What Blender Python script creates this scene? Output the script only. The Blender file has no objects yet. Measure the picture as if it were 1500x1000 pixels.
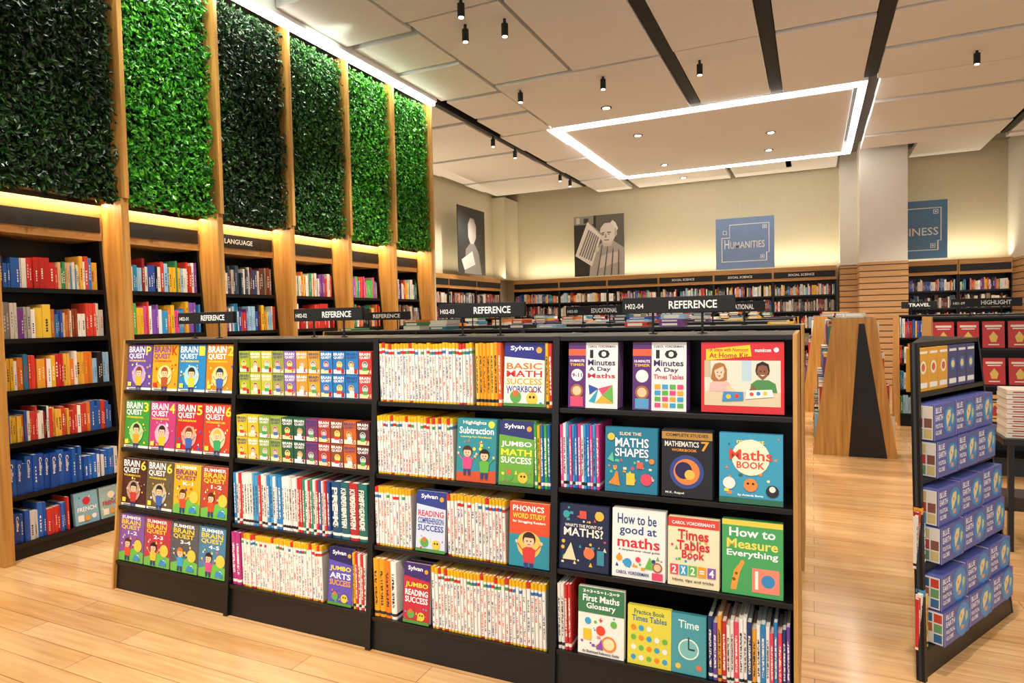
import bpy, math, random
from mathutils import Matrix, Vector
R=random.Random(11)
scn=bpy.context.scene
COL=scn.collection
try:
    scn.view_settings.view_transform='Standard'
    scn.view_settings.look='None'
except Exception: pass

def lin1(c): return c/12.92 if c<=0.04045 else ((c+0.055)/1.055)**2.4
def hx(h):
    h=h.lstrip('#'); return tuple(lin1(int(h[i:i+2],16)/255) for i in (0,2,4))+(1.0,)

# ------------------------------------------------------------ materials
def new_mat(name):
    m=bpy.data.materials.new(name); m.use_nodes=True
    nt=m.node_tree; b=nt.nodes['Principled BSDF']; return m,nt,b
def simple(name,col,rough=.5,emit=None,es=0,metal=0):
    m,nt,b=new_mat(name)
    b.inputs['Base Color'].default_value=hx(col); b.inputs['Roughness'].default_value=rough
    b.inputs['Metallic'].default_value=metal
    if emit:
        b.inputs['Emission Color'].default_value=hx(emit); b.inputs['Emission Strength'].default_value=es
    return m
def mth(nt,op,a,b=None):
    n=nt.nodes.new('ShaderNodeMath'); n.operation=op
    for i,x in enumerate((a,b)):
        if x is None: continue
        if isinstance(x,(int,float)): n.inputs[i].default_value=x
        else: nt.links.new(x,n.inputs[i])
    return n.outputs[0]
def mixc(nt,fac,a,b):
    n=nt.nodes.new('ShaderNodeMix'); n.data_type='RGBA'
    if isinstance(fac,(int,float)): n.inputs[0].default_value=fac
    else: nt.links.new(fac,n.inputs[0])
    for i,x in ((6,a),(7,b)):
        if isinstance(x,tuple): n.inputs[i].default_value=x
        else: nt.links.new(x,n.inputs[i])
    return n.outputs[2]
def mapped(nt,out,scale):
    tc=nt.nodes.new('ShaderNodeTexCoord'); mp=nt.nodes.new('ShaderNodeMapping')
    nt.links.new(tc.outputs[out],mp.inputs['Vector']); mp.inputs['Scale'].default_value=scale
    return mp.outputs[0]
def noise(nt,vec,scale,detail=3):
    n=nt.nodes.new('ShaderNodeTexNoise'); n.inputs['Scale'].default_value=scale; n.inputs['Detail'].default_value=detail
    nt.links.new(vec,n.inputs['Vector']); return n.outputs['Fac']

def wood_mat(name,c1,c2,scale,rough=.45):
    m,nt,b=new_mat(name)
    v=mapped(nt,'Object',scale); n=noise(nt,v,1.0,5)
    s=mth(nt,'MULTIPLY',mth(nt,'SUBTRACT',n,.3),2.2)
    nt.links.new(mixc(nt,s,hx(c1),hx(c2)),b.inputs['Base Color']); b.inputs['Roughness'].default_value=rough
    return m
WOOD=wood_mat('oak_vertical','#A4702F','#D4A054',(30,30,1.5))
WOODH=wood_mat('oak_horizontal','#A07038','#CC9A5A',(1.5,1.5,30))
BLACK=simple('black_laminate','#080708',.4)
BLACK2=simple('black_matt','#050506',.6)
WHITE=simple('white_print','#F2F0EA',.5)
def pages_mat():
    m,nt,b=new_mat('page_edges')
    v=mapped(nt,'Object',(400,400,4)); n=noise(nt,v,1.0,1)
    nt.links.new(mixc(nt,n,hx('#E9E2CF'),hx('#C4BBA3')),b.inputs['Base Color']); b.inputs['Roughness'].default_value=.8
    return m
PAGES=pages_mat()
def cover_mat():
    m,nt,b=new_mat('book_cover')
    oi=nt.nodes.new('ShaderNodeObjectInfo'); v=mapped(nt,'Object',(1,1,1)); n=noise(nt,v,9,2)
    c=mixc(nt,mth(nt,'MULTIPLY',n,.18),oi.outputs['Color'],(0,0,0,1))
    nt.links.new(c,b.inputs['Base Color']); b.inputs['Roughness'].default_value=.33
    return m
COVER=cover_mat()
def spine_mat(series):
    m,nt,b=new_mat('series_spine' if series else 'book_spine')
    oi=nt.nodes.new('ShaderNodeObjectInfo'); tc=nt.nodes.new('ShaderNodeTexCoord')
    sx=nt.nodes.new('ShaderNodeSeparateXYZ'); nt.links.new(tc.outputs['Generated'],sx.inputs[0])
    x,z=sx.outputs[0],sx.outputs[2]; rnd=oi.outputs['Random']
    cb=nt.nodes.new('ShaderNodeCombineXYZ')
    nt.links.new(mth(nt,'MULTIPLY',x,2.6),cb.inputs[0]); nt.links.new(mth(nt,'MULTIPLY',rnd,97.),cb.inputs[1])
    nt.links.new(mth(nt,'MULTIPLY',z,85.0 if series else 60.0),cb.inputs[2])
    g=noise(nt,cb.outputs[0],1.0,1); gly=mth(nt,'GREATER_THAN',g,.47)
    mx=mth(nt,'LESS_THAN',mth(nt,'ABSOLUTE',mth(nt,'SUBTRACT',x,.5)),.22)
    base=oi.outputs['Color']
    if series:
        cb3=nt.nodes.new('ShaderNodeCombineXYZ'); nt.links.new(mth(nt,'MULTIPLY',rnd,53.),cb3.inputs[0]); nt.links.new(mth(nt,'MULTIPLY',z,7.0),cb3.inputs[2])
        gap=mth(nt,'GREATER_THAN',noise(nt,cb3.outputs[0],1.0,0),.44)
        mz=mth(nt,'MULTIPLY',mth(nt,'GREATER_THAN',z,.06),mth(nt,'LESS_THAN',z,.78))
        k=mth(nt,'MULTIPLY',mth(nt,'MULTIPLY',mth(nt,'MULTIPLY',gly,mx),mz),gap)
        k=mth(nt,'MULTIPLY',k,.92)
        cb2=nt.nodes.new('ShaderNodeCombineXYZ'); nt.links.new(mth(nt,'MULTIPLY',rnd,31.),cb2.inputs[0]); nt.links.new(mth(nt,'MULTIPLY',z,4.3),cb2.inputs[2])
        w=nt.nodes.new('ShaderNodeTexWhiteNoise'); 
        sn=nt.nodes.new('ShaderNodeVectorMath'); sn.operation='FLOOR'; nt.links.new(cb2.outputs[0],sn.inputs[0]); nt.links.new(sn.outputs[0],w.inputs['Vector'])
        cr=nt.nodes.new('ShaderNodeValToRGB'); cr.color_ramp.interpolation='CONSTANT'
        e=cr.color_ramp.elements; e[0].color=hx('#D02A20'); e[1].position=.34; e[1].color=hx('#1E3C8C')
        for p,c in ((.62,'#303034'),(.72,'#D02A20'),(.93,'#2A8A5A')):
            q=e.new(p); q.color=hx(c)
        nt.links.new(w.outputs['Value'],cr.inputs[0])
        c=mixc(nt,k,hx('#F2EFE8'),cr.outputs[0])
        band=mth(nt,'MULTIPLY',mth(nt,'GREATER_THAN',z,.82),mth(nt,'LESS_THAN',z,.87))
        cr2=nt.nodes.new('ShaderNodeValToRGB'); cr2.color_ramp.interpolation='CONSTANT'
        e=cr2.color_ramp.elements; e[0].color=hx('#D02A20'); e[1].position=.3; e[1].color=hx('#2A70B8')
        for p,c2 in ((.5,'#F2EFE8'),(.8,'#3A9A50')):
            q=e.new(p); q.color=hx(c2)
        nt.links.new(rnd,cr2.inputs[0])
        c=mixc(nt,band,c,cr2.outputs[0])
        edge=mth(nt,'GREATER_THAN',mth(nt,'ABSOLUTE',mth(nt,'SUBTRACT',x,.5)),.43)
        c=mixc(nt,mth(nt,'MULTIPLY',edge,.6),c,hx('#7A7060'))
        c=mixc(nt,mth(nt,'GREATER_THAN',z,.91),c,base)
        c=mixc(nt,mth(nt,'LESS_THAN',z,.03),c,base)
    else:
        mz=mth(nt,'MULTIPLY',mth(nt,'GREATER_THAN',z,.2),mth(nt,'LESS_THAN',z,.8))
        k=mth(nt,'MULTIPLY',mth(nt,'MULTIPLY',gly,mx),mz)
        lum=nt.nodes.new('ShaderNodeRGBToBW'); nt.links.new(base,lum.inputs[0])
        ink=mixc(nt,mth(nt,'GREATER_THAN',lum.outputs[0],.3),hx('#F3EEE0'),hx('#26262C'))
        c=mixc(nt,k,base,ink)
        c=mixc(nt,mth(nt,'MULTIPLY',mth(nt,'LESS_THAN',z,.1),mth(nt,'GREATER_THAN',z,.05)),c,ink)
    nt.links.new(c,b.inputs['Base Color']); b.inputs['Roughness'].default_value=.35
    return m
SPINE=spine_mat(False); SERIES=spine_mat(True)
def attr_mat(name,rough,spec=None):
    m,nt,b=new_mat(name)
    a=nt.nodes.new('ShaderNodeVertexColor'); a.layer_name='Col'
    nt.links.new(a.outputs[0],b.inputs['Base Color']); b.inputs['Roughness'].default_value=rough
    return m
INK=attr_mat('printed_ink',.35)
LEAF=attr_mat('leaf_green',.35)
def floor_mat():
    m,nt,b=new_mat('oak_planks')
    v=mapped(nt,'Object',(1,1,1))
    br=nt.nodes.new('ShaderNodeTexBrick'); nt.links.new(v,br.inputs['Vector'])
    br.inputs['Scale'].default_value=1; br.inputs['Brick Width'].default_value=1.5; br.inputs['Row Height'].default_value=.13
    br.inputs['Mortar Size'].default_value=.0018; br.offset=.37
    br.inputs['Color1'].default_value=hx('#DAB07A'); br.inputs['Color2'].default_value=hx('#C09058'); br.inputs['Mortar'].default_value=hx('#6E4A20')
    n=noise(nt,mapped(nt,'Object',(2.2,34,1)),1,5)
    n2=noise(nt,mapped(nt,'Object',(1.2,5,1)),1,3)
    c=mixc(nt,mth(nt,'MULTIPLY',mth(nt,'SUBTRACT',n,.35),1.4),br.outputs['Color'],hx('#946634'))
    c=mixc(nt,mth(nt,'MULTIPLY',mth(nt,'SUBTRACT',n2,.4),1.0),c,hx('#E4C494'))
    nt.links.new(c,b.inputs['Base Color']); b.inputs['Roughness'].default_value=.16
    return m
FLOOR=floor_mat()
def plaster(name,c1,c2,sc):
    m,nt,b=new_mat(name); n=noise(nt,mapped(nt,'Object',sc),1,4)
    nt.links.new(mixc(nt,n,hx(c1),hx(c2)),b.inputs['Base Color']); b.inputs['Roughness'].default_value=.85
    return m
WALL=plaster('cream_wallcovering','#D0C8AC','#C5BCA0',(40,40,3))
PILLAR=plaster('pale_plaster','#E6E2D8','#DEDACE',(2,2,2))
CEIL=plaster('ceiling_board','#EDEEF0','#E6E6E8',(1.5,1.5,1.5))
CAV=plaster('ceiling_cavity','#76706A','#6C6760',(2,2,2))
def slat_mat():
    m,nt,b=new_mat('wood_slats')
    tc=nt.nodes.new('ShaderNodeTexCoord'); sx=nt.nodes.new('ShaderNodeSeparateXYZ'); nt.links.new(tc.outputs['Object'],sx.inputs[0])
    f=mth(nt,'FRACT',mth(nt,'MULTIPLY',sx.outputs[2],9.0)); k=mth(nt,'GREATER_THAN',f,.84)
    n=noise(nt,mapped(nt,'Object',(3,3,40)),1,4)
    c=mixc(nt,n,hx('#B08050'),hx('#D6AA74')); c=mixc(nt,k,c,hx('#3A2410'))
    nt.links.new(c,b.inputs['Base Color']); b.inputs['Roughness'].default_value=.5
    return m
SLAT=slat_mat()
LEDW=simple('led_white','#FFFFFF',.5,'#FFFAF2',13)
LENS=simple('lamp_lens','#FFFFFF',.5,'#FFF0D8',14)

# ------------------------------------------------------------ mesh builder
_tc={}
def text_geo(s,bold):
    k=(s,bold)
    if k in _tc: return _tc[k]
    cu=bpy.data.curves.new('t','FONT'); cu.body=s; cu.resolution_u=2; cu.offset=bold; cu.space_line=.85
    ob=bpy.data.objects.new('t',cu); me=bpy.data.meshes.new_from_object(ob)
    vs=[(v.co.x,v.co.y) for v in me.vertices]; fs=[tuple(p.vertices) for p in me.polygons]
    bpy.data.objects.remove(ob); bpy.data.curves.remove(cu); bpy.data.meshes.remove(me)
    if vs:
        a=min(v[0] for v in vs);b=max(v[0] for v in vs);c=min(v[1] for v in vs);d=max(v[1] for v in vs)
        vs=[((v[0]-a)/max(b-a,1e-6),(v[1]-c)/max(d-c,1e-6)) for v in vs]; asp=(b-a)/max(d-c,1e-6)
    else: asp=1
    _tc[k]=(vs,fs,asp); return _tc[k]

class MB:
    def __init__(s): s.v=[];s.f=[];s.m=[];s.c=[]
    def poly(s,pts,m=0,c=None):
        i=len(s.v); s.v+= [tuple(p) for p in pts]; s.f.append(tuple(range(i,i+len(pts)))); s.m.append(m); s.c.append(c)
    def hexa(s,p,m=0,c=None):
        i=len(s.v); s.v+=[tuple(q) for q in p]
        for f in ((0,3,2,1),(4,5,6,7),(0,1,5,4),(1,2,6,5),(2,3,7,6),(3,0,4,7)):
            s.f.append(tuple(i+k for k in f)); s.m.append(m); s.c.append(c)
    def box(s,a,b,m=0,c=None,M=None):
        x0,y0,z0=a;x1,y1,z1=b
        p=[(x0,y0,z0),(x1,y0,z0),(x1,y1,z0),(x0,y1,z0),(x0,y0,z1),(x1,y0,z1),(x1,y1,z1),(x0,y1,z1)]
        if M is not None: p=[tuple(M@Vector(q)) for q in p]
        s.hexa(p,m,c)
    def prism_x(s,poly,x0,x1,m=0,c=None): # poly (y,z) ccw seen from +x
        n=len(poly); i=len(s.v)
        s.v+=[(x0,y,z) for y,z in poly]+[(x1,y,z) for y,z in poly]
        s.f.append(tuple(i+k for k in reversed(range(n)))); s.f.append(tuple(i+n+k for k in range(n)))
        for k in range(n): s.f.append((i+k,i+(k+1)%n,i+n+(k+1)%n,i+n+k))
        s.m+=[m]*(n+2); s.c+=[c]*(n+2)
    def prism_z(s,poly0,poly1,z0,z1,m=0,c=None):
        n=len(poly0); i=len(s.v)
        s.v+=[(x,y,z0) for x,y in poly0]+[(x,y,z1) for x,y in poly1]
        s.f.append(tuple(i+k for k in reversed(range(n)))); s.f.append(tuple(i+n+k for k in range(n)))
        for k in range(n): s.f.append((i+k,i+(k+1)%n,i+n+(k+1)%n,i+n+k))
        s.m+=[m]*(n+2); s.c+=[c]*(n+2)
    def cyl(s,cx,cy,z0,z1,r,r2=None,n=20,m=0,c=None):
        r2=r if r2 is None else r2
        P=lambda rr:[(cx+rr*math.cos(2*math.pi*k/n),cy+rr*math.sin(2*math.pi*k/n)) for k in range(n)]
        s.prism_z(P(r),P(r2),z0,z1,m,c)
    # flat artwork on plane y, facing -y
    def disc(s,cx,cz,r,y,c,n=20,rz=None):
        rz=r if rz is None else rz
        s.poly([(cx+r*math.cos(2*math.pi*k/n),y,cz+rz*math.sin(2*math.pi*k/n)) for k in range(n)],0,c)
    def rect(s,x0,z0,x1,z1,y,c): s.poly([(x0,y,z0),(x1,y,z0),(x1,y,z1),(x0,y,z1)],0,c)
    def text(s,t,x0,z0,x1,z1,y,c,bold=0.0,m=0):
        vs,fs,asp=text_geo(t,bold)
        i=len(s.v); s.v+=[(x0+a*(x1-x0),y,z0+b*(z1-z0)) for a,b in vs]
        for f in fs: s.f.append(tuple(i+k for k in f)); s.m.append(m); s.c.append(c)
    def build(s,name,mats,parent=None,loc=(0,0,0),bevel=0,smooth=False):
        me=bpy.data.meshes.new(name); me.from_pydata(s.v,[],s.f)
        for q in mats: me.materials.append(q)
        me.polygons.foreach_set('material_index',s.m)
        if any(c is not None for c in s.c):
            at=me.color_attributes.new('Col','FLOAT_COLOR','CORNER'); d=[]
            for f,c in zip(s.f,s.c):
                d+=list(c or (1,1,1,1))*len(f)
            at.data.foreach_set('color',d)
        if smooth: me.polygons.foreach_set('use_smooth',[True]*len(s.f))
        me.update()
        ob=bpy.data.objects.new(name,me); COL.objects.link(ob); ob.location=loc
        if parent: ob.parent=parent
        if bevel:
            b=ob.modifiers.new('b','BEVEL'); b.width=bevel; b.segments=2; b.limit_method='ANGLE'
        return ob
def tag(o,label,cat,group=None):
    o['label']=label; o['category']=cat
    if group: o['group']=group
    return o
def struct(o): o['kind']='structure'; return o
def empty(name,loc,rz=0):
    e=bpy.data.objects.new(name,None); COL.objects.link(e); e.location=loc; e.rotation_euler=(0,0,rz); e.empty_display_size=.1; return e

# ------------------------------------------------------------ room
def sbox(name,a,b,mat):
    m=MB(); m.box(a,b); return struct(m.build(name,[mat]))
sbox('floor',(-8,-3,-.1),(6.5,15.6,0),FLOOR)
sbox('ceiling',(-7.3,-1.6,4.62),(6.5,15.6,4.72),CAV)
sbox('wall_back',(-7.3,15.0,0),(6.5,15.2,4.62),WALL)
sbox('wall_left',(-5.5,-1.6,0),(-5.25,7.5,4.62),WALL)
sbox('wall_partition',(-7.3,7.5,0),(-4.66,7.62,4.62),WALL)
sbox('wall_far_left',(-7.25,7.62,0),(-7.05,15.0,4.62),WALL)
sbox('wall_right',(5.6,5,0),(5.8,15.0,4.62),WALL)
sbox('trim_1',(-7.05,14.2,2.42),(-6.72,15.0,4.4),WALL)
sbox('trim_2',(.5,14.6,2.4),(.8,15.0,4.62),PILLAR)
sbox('trim_3',(.80,13.75,2.38),(1.57,15.0,4.62),PILLAR)
sbox('trim_4',(.79,13.73,0),(1.58,15.0,2.38),SLAT)
sbox('trim_5',(.49,14.5,0),(.79,15.0,2.38),SLAT)
sbox('trim_6',(3.32,13.9,2.38),(4.2,15.0,4.62),PILLAR)
sbox('trim_7',(3.31,13.88,0),(4.21,15.0,2.38),SLAT)
FY=[2.32,3.18,4.03,4.88,5.75,6.60,7.46]
tn=8
for i,y in enumerate(FY):
    m=MB(); m.box((-5.25,y-.03,0),(-4.60,y+.03,2.44)); m.box((-5.25,y-.018,2.44),(-4.57,y+.018,4.36))
    struct(m.build('trim_%d'%tn,[WOOD],bevel=.003)); tn+=1
# ceiling panels
rows=[(-1.5,-.4),(-.34,1.54),(1.60,3.48),(3.54,5.44),(5.50,7.40),(7.46,9.46)]
cols=[(-4.49,-3.66),(-3.61,-1.55),(-1.39,-.50),(-.34,.59),(.75,2.87),(3.00,5.5)]
def cpanel(x0,x1,y0,y1,z,th=.09):
    m=MB(); m.box((x0,y0,z),(x1,y1,z+th)); o=m.build('ceiling_panel',[CEIL],bevel=.004)
    m2=MB(); m2.box((x0+.2,y0+.2,z+th),(x1-.2,y1-.2,4.62)); 
    m2.build('panel_hanger',[CAV],parent=o)
    tag(o,'suspended pale grey-cream acoustic ceiling panel with square edges','ceiling panel','suspended ceiling panels')
for i,(y0,y1) in enumerate(rows):
    for j,(x0,x1) in enumerate(cols):
        z=4.40+(.018 if (i+j)%2 else 0)
        h=(y0+y1)/2
        if j==0:
            cpanel(x0+(.3 if i in(1,3) else 0),x1,y0+.28,h+.1,4.43); cpanel(x0,x1,h+.16,y1+(.20 if i<5 else .05),4.41)
        elif j==1 and i%2==0:
            cpanel(x0,-2.62,y0,y1,z); cpanel(-2.56,x1,y0,y1,4.418-(z-4.40))
        elif j>=4:
            cpanel(x0,x1,y0,h-.03,z); cpanel(x0,x1,h+.03,y1,4.418-(z-4.40))
        else: cpanel(x0,x1,y0,y1,z)
ys=[9.54,10.55,11.55,12.55,13.5,14.9]
for k in range(5):
    a,b=ys[k]+.03,ys[k+1]-.03; q=.02*(k%2)
    cpanel(-4.57,-3.76,a,b,4.41+q)
    cpanel(.80 if k<4 else 1.7,2.85,a,b if k<4 else 14.8,4.43-q)
    cpanel(3.02,5.5,a,min(b,13.8),4.41+q)
    cpanel(-6.9,-4.72,a,min(b,14.15),4.43-q)
cpanel(-6.95,-4.72,7.65,8.6,4.43); cpanel(-6.95,-4.72,8.66,9.51,4.41)
cpanel(-3.52,.50,9.74,13.46,4.40)
for a,b in ((-3.6,-1.6),(-1.5,.45)): cpanel(a,b,13.82,14.9,4.42)
def track(x0,x1,y0,y1,z=4.42):
    m=MB(); m.box((x0,y0,z),(x1,y1,z+.05)); m.box(((x0+x1)/2-.015,y0,z+.05),((x0+x1)/2+.015,y1,4.62))
    o=m.build('lighting_track',[BLACK2]); tag(o,'long black lighting track recessed between ceiling panels','lighting track')
track(-1.54,-1.40,-1,9.40); track(-.49,-.35,-1,9.40); track(.60,.74,-1,9.40)
track(-4.675,-4.615,7.7,14.1); track(2.89,2.98,-1,13.5)
track(-.47,-.37,13.75,14.4)
m=MB()
X0,X1,Y0,Y1=-3.65,.64,9.58,13.62; w=.062; z0,z1=4.385,4.43
m.box((X0,Y0,z0),(X1,Y0+w,z1)); m.box((X0,Y1-w,z0),(X1,Y1,z1)); m.box((X0,Y0+w,z0),(X0+w,Y1-w,z1)); m.box((X1-w-.02,Y0+w,z0),(X1,Y1-w,z1))
o=m.build('led_light_frame',[LEDW]); tag(o,'glowing white rectangular linear ceiling light','ceiling light')
m=MB()
m.box((X0-.02,Y0-.02,z1),(X1+.02,Y0+w,z1+.19)); m.box((X0-.02,Y1-w,z1),(X1+.02,Y1+.02,z1+.19)); m.box((X0-.02,Y0+w,z1),(X0+w,Y1-w,z1+.19)); m.box((X1-w,Y0+w,z1),(X1+.02,Y1-w,z1+.19))
m.build('light_housing',[CEIL],parent=o)
m=MB(); m.box((-4.60,1.0,4.33),(-4.53,7.5,4.37)); o=m.build('led_strip',[LEDW]); tag(o,'bright white linear strip light above the leafy wall','strip light')
m=MB(); m.box((-4.66,1.0,4.37),(-4.50,7.5,4.62)); m.build('light_housing',[CEIL],parent=o)

# lights
def area(loc,rot,sx,sy,e,col):
    l=bpy.data.lights.new('area','AREA'); l.shape='RECTANGLE'; l.size=sx; l.size_y=sy; l.energy=e; l.color=hx(col)[:3]
    o=bpy.data.objects.new('area_light',l); COL.objects.link(o); o.location=loc; o.rotation_euler=rot; return o
def spot_at(loc,target,e,ang=60,blend=.6,col='#FFF4E8',r=.03):
    l=bpy.data.lights.new('spot','SPOT'); l.energy=e; l.spot_size=math.radians(ang); l.spot_blend=blend; l.color=hx(col)[:3]; l.shadow_soft_size=r
    o=bpy.data.objects.new('spot_light',l); COL.objects.link(o); o.location=loc
    d=Vector(target)-Vector(loc); o.rotation_euler=d.to_track_quat('-Z','Y').to_euler(); return o
def head(x,y,z=4.42):
    m=MB(); m.cyl(0,0,-.17,-.05,.034,n=18); m.cyl(0,0,-.05,.0,.015,n=12)
    o=m.build('track_spotlight',[BLACK2],loc=(x,y,z)); tag(o,'small black cylindrical spotlight hanging from ceiling','spotlight','ceiling spotlights')
    m=MB(); m.cyl(0,0,-.175,-.17,.024,n=16); m.build('lens',[LENS],parent=o)
heads=[(-3.12,5.78),(-2.72,5.85),(-3.38,7.7),(-2.3,7.75),(-1.17,7.83),(-4.645,9.45),(-4.645,10.3),(-4.645,12.5),(-4.645,13.1),(-2.0,5.0),(-.42,5.2),(.67,6.0),(2.93,6.6),(2.93,7.3),(2.93,8.0),(2.93,11.0),(1.7,9.0)]
for hd in heads: head(hd[0],hd[1],4.42)
def down(x,y,z=4.40):
    m=MB(); m.cyl(0,0,-.008,.0,.075,n=24); o=m.build('recessed_downlight',[BLACK2],loc=(x,y,z)); tag(o,'small round recessed ceiling downlight','downlight','recessed downlights')
    m=MB(); m.cyl(0,0,-.012,-.008,.05,n=20); m.build('lens',[LENS],parent=o)
for p in ((-2.6,8.9),(-2.55,10.5),(-.6,11.4),(-.7,12.6),(-2.6,12.8),(-2.5,14.3)): down(*p, z=4.42 if p[1]>13.5 else 4.40)

for p,e in ((( -2.72,5.85),210),((-2.3,7.75),260),((-1.17,7.83),260),((-4.2,11.5),340),((-1.5,11.6),540),((.2,9.0),340),((2.5,8.0),380),((3,12),380),((-5.8,11.5),260)):
    spot_at((p[0],p[1],4.20),(p[0],p[1]+.1,0),e,125)
for x,t in ((-3.2,-3.2),(-2.1,-2.3),(-1.0,-1.4),(0.1,-.5)):
    head(x,.4,4.44); spot_at((x,.4,4.2),(t,2.45,.75),255,54)
head(1.9,.9,4.42); spot_at((1.9,.9,4.2),(.75,3.4,.7),170,45)
head(-4.0,1.5,4.44); spot_at((-4.0,1.5,4.2),(-4.0,1.7,0),240,75)
head(-3.3,.2,4.44); spot_at((-3.3,.2,4.2),(-2.8,1.5,0),140,55)
head(.4,3.6,4.44); spot_at((.4,3.6,4.2),(.3,4.6,0),320,80)
head(.5,5.0,4.44); spot_at((.5,5.0,4.2),(.38,7.45,.7),150,36)  # added out-of-view spotlight, brightens the A-frame end
for y in (2.9,4.4,5.9):
    head(-2.9,y-.6,4.42); spot_at((-2.9,y-.6,4.2),(-4.8,y,1.0),190,62)
spot_at((-3.3,3.3,4.15),(-4.65,3.62,3.5),110,50,.7,'#F4FFE0')
spot_at((-3.3,5.9,4.15),(-4.65,6.15,3.6),60,46,.8,'#F4FFE0')
spot_at((-3.4,6.9,4.15),(-4.65,7.0,3.6),50,46,.8,'#F4FFE0')
spot_at((-3.7,5.2,4.25),(-4.65,5.3,4.25),70,44,.8,'#F4FFE0')
spot_at((-3.7,4.4,4.25),(-4.65,4.45,4.35),24,38,.8,'#F4FFE0')
area((-4.48,5.0,4.33),(0,math.radians(30),0),.04,5.2,40,'#F6FFE8')
area((-4.80,4.9,2.41),(0,math.radians(-8),0),.04,5.1,44,'#FFE0B0')
area((-3.0,14.72,2.46),(math.radians(168),0,0),7.0,.05,52,'#FFEFD0')
area((2.4,14.72,2.46),(math.radians(168),0,0),1.7,.05,14,'#FFEFD0')
area((-6.75,11.2,2.46),(0,math.radians(192),0),.05,6.0,34,'#FFEFD0')

w=bpy.data.worlds.new('world'); scn.world=w; w.use_nodes=True
bg=w.node_tree.nodes['Background']; bg.inputs[0].default_value=hx('#FFFAF4'); bg.inputs[1].default_value=1.1

# ------------------------------------------------------------ living wall
def leaf_panel(i,y0,y1,shade):
    m=MB(); m.box((-4.78,y0,2.43),(-4.70,y1,4.32)); root=m.build('living_wall_panel',[simple('backing_green%d'%i,'#081206',.9)])
    tag(root,shade[1],'living wall','living wall panels')
    L=MB(); n=4800
    cols=[hx(c) for c in shade[0]]
    for k in range(n):
        y=R.uniform(y0+.02,y1-.02); z=R.uniform(2.40,4.30); x=-4.70+R.uniform(.0,.10)
        s=R.uniform(.030,.058); wd=s*R.uniform(.25,.36)
        nrm=Vector((1,R.uniform(-.9,.9),R.uniform(-.6,.9))).normalized()
        a=R.uniform(0,2*math.pi)
        t=nrm.orthogonal().normalized(); b=nrm.cross(t)
        d=t*math.cos(a)+b*math.sin(a); e=nrm.cross(d)
        p=Vector((x,y,z)); p0=p-d*s*.5; p1=p+d*s*.5; mid=p+nrm*(-.012)
        q=p+e*wd; r=p-e*wd
        base=len(L.v); L.v+=[tuple(p0),tuple(q),tuple(p1),tuple(mid),tuple(r)]
        L.f+=[(base,base+1,base+2,base+3),(base,base+3,base+2,base+4)]; L.m+=[0,0]; c=R.choice(cols); L.c+=[c,c]
    o=L.build('leaf_cover',[LEAF],parent=root); o['kind']='stuff'
LEAF_DIM=(['#0E300C','#143E10','#0A240A','#245018','#183A14'],'vertical panel of artificial foliage between wood fins, dimness put into dark green leaf colours')  # leaf palettes: how brightly each panel is lit is painted into the leaf colours
LEAF_LIT=(['#2A8414','#42A01C','#1B6410','#5CB428','#287414'],'vertical panel of foliage between wood fins, light put into bright green leaf colours')
LEAF_HALFLIT=(['#1A5012','#266418','#123E0C','#387A22'],'vertical panel of artificial foliage between wood fins, partial light put into mid green leaf colours')
for i,sh in enumerate((LEAF_DIM,LEAF_LIT,LEAF_DIM,LEAF_HALFLIT,LEAF_LIT,LEAF_LIT)):
    leaf_panel(i,FY[i]+.02,FY[i+1]-.02,sh)

# ------------------------------------------------------------ books (bulk)
STUFF=MB()
PAL={'mix':['#C8392B','#E8E2D2','#2B4C9B','#E8B32A','#1C1C22','#D9D4C8','#3C8C5A','#7A3C8C','#E07828','#9AC4DC','#F2EEE6','#882020','#2A7EA0','#D8D0C0'],
 'red':['#C62C24','#D8402C','#E8E2D2','#B02020','#E8A030','#F0ECE0','#C83028'],
 'blue':['#1E50A8','#2864B8','#183C88','#2C6CC0','#E6E4DC','#1C4898'],
 'pale':['#E6E0D2','#D8D2C4','#E8C040','#BFC8C8','#A8B8C0','#E8E4DA','#C83028','#EADFB8'],
 'dark':['#26242A','#5C2A24','#384858','#B8AC98','#D8D0C0','#7C2820','#2C3C60','#C8BCA8','#8C7A60','#A83830','#E0DACC'],
 'kid':['#E8579A','#F4C430','#3AA0DC','#E6503C','#5CB85C','#FFFFFF','#8E5CC0','#F08A30']}
MIXL=[hx(c) for c in PAL['mix']]
def bulk_book(M,x,t,yf,z,h,c,cols,depth=.17,dirn=1,label=.6):
    ya,yb=(yf,yf+depth) if dirn>0 else (yf-depth,yf)
    STUFF.box((x+.0006,ya,z+.001),(x+t-.0006,yb,z+h),0,c,M)
    STUFF.box((x+t*.12,ya+.006,z+.004),(x+t*.88,yb-.002,z+h+.0004),0,hx('#DDD5C0'),M)
    k=R.choice(cols) if R.random()<.35 else (hx('#F0ECE0') if c[0]+c[1]+c[2]<1.2 else hx('#28282E'))
    zz=z+h*R.uniform(.15,.35); hh=h*R.uniform(.35,.5); yy=ya-.0012 if dirn>0 else yb+.0012
    n=5; wd=R.uniform(.07,.16)
    for j in range(n):
        za=zz+hh*j/n; zb=zz+hh*(j+R.uniform(.5,.85))/n
        q=[(x+t*(.5-wd),yy,za),(x+t*(.5+wd),yy,za),(x+t*(.5+wd),yy,zb),(x+t*(.5-wd),yy,zb)]
        STUFF.poly([tuple(M@Vector(v)) for v in (q if dirn>0 else q[::-1])],0,k)
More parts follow.
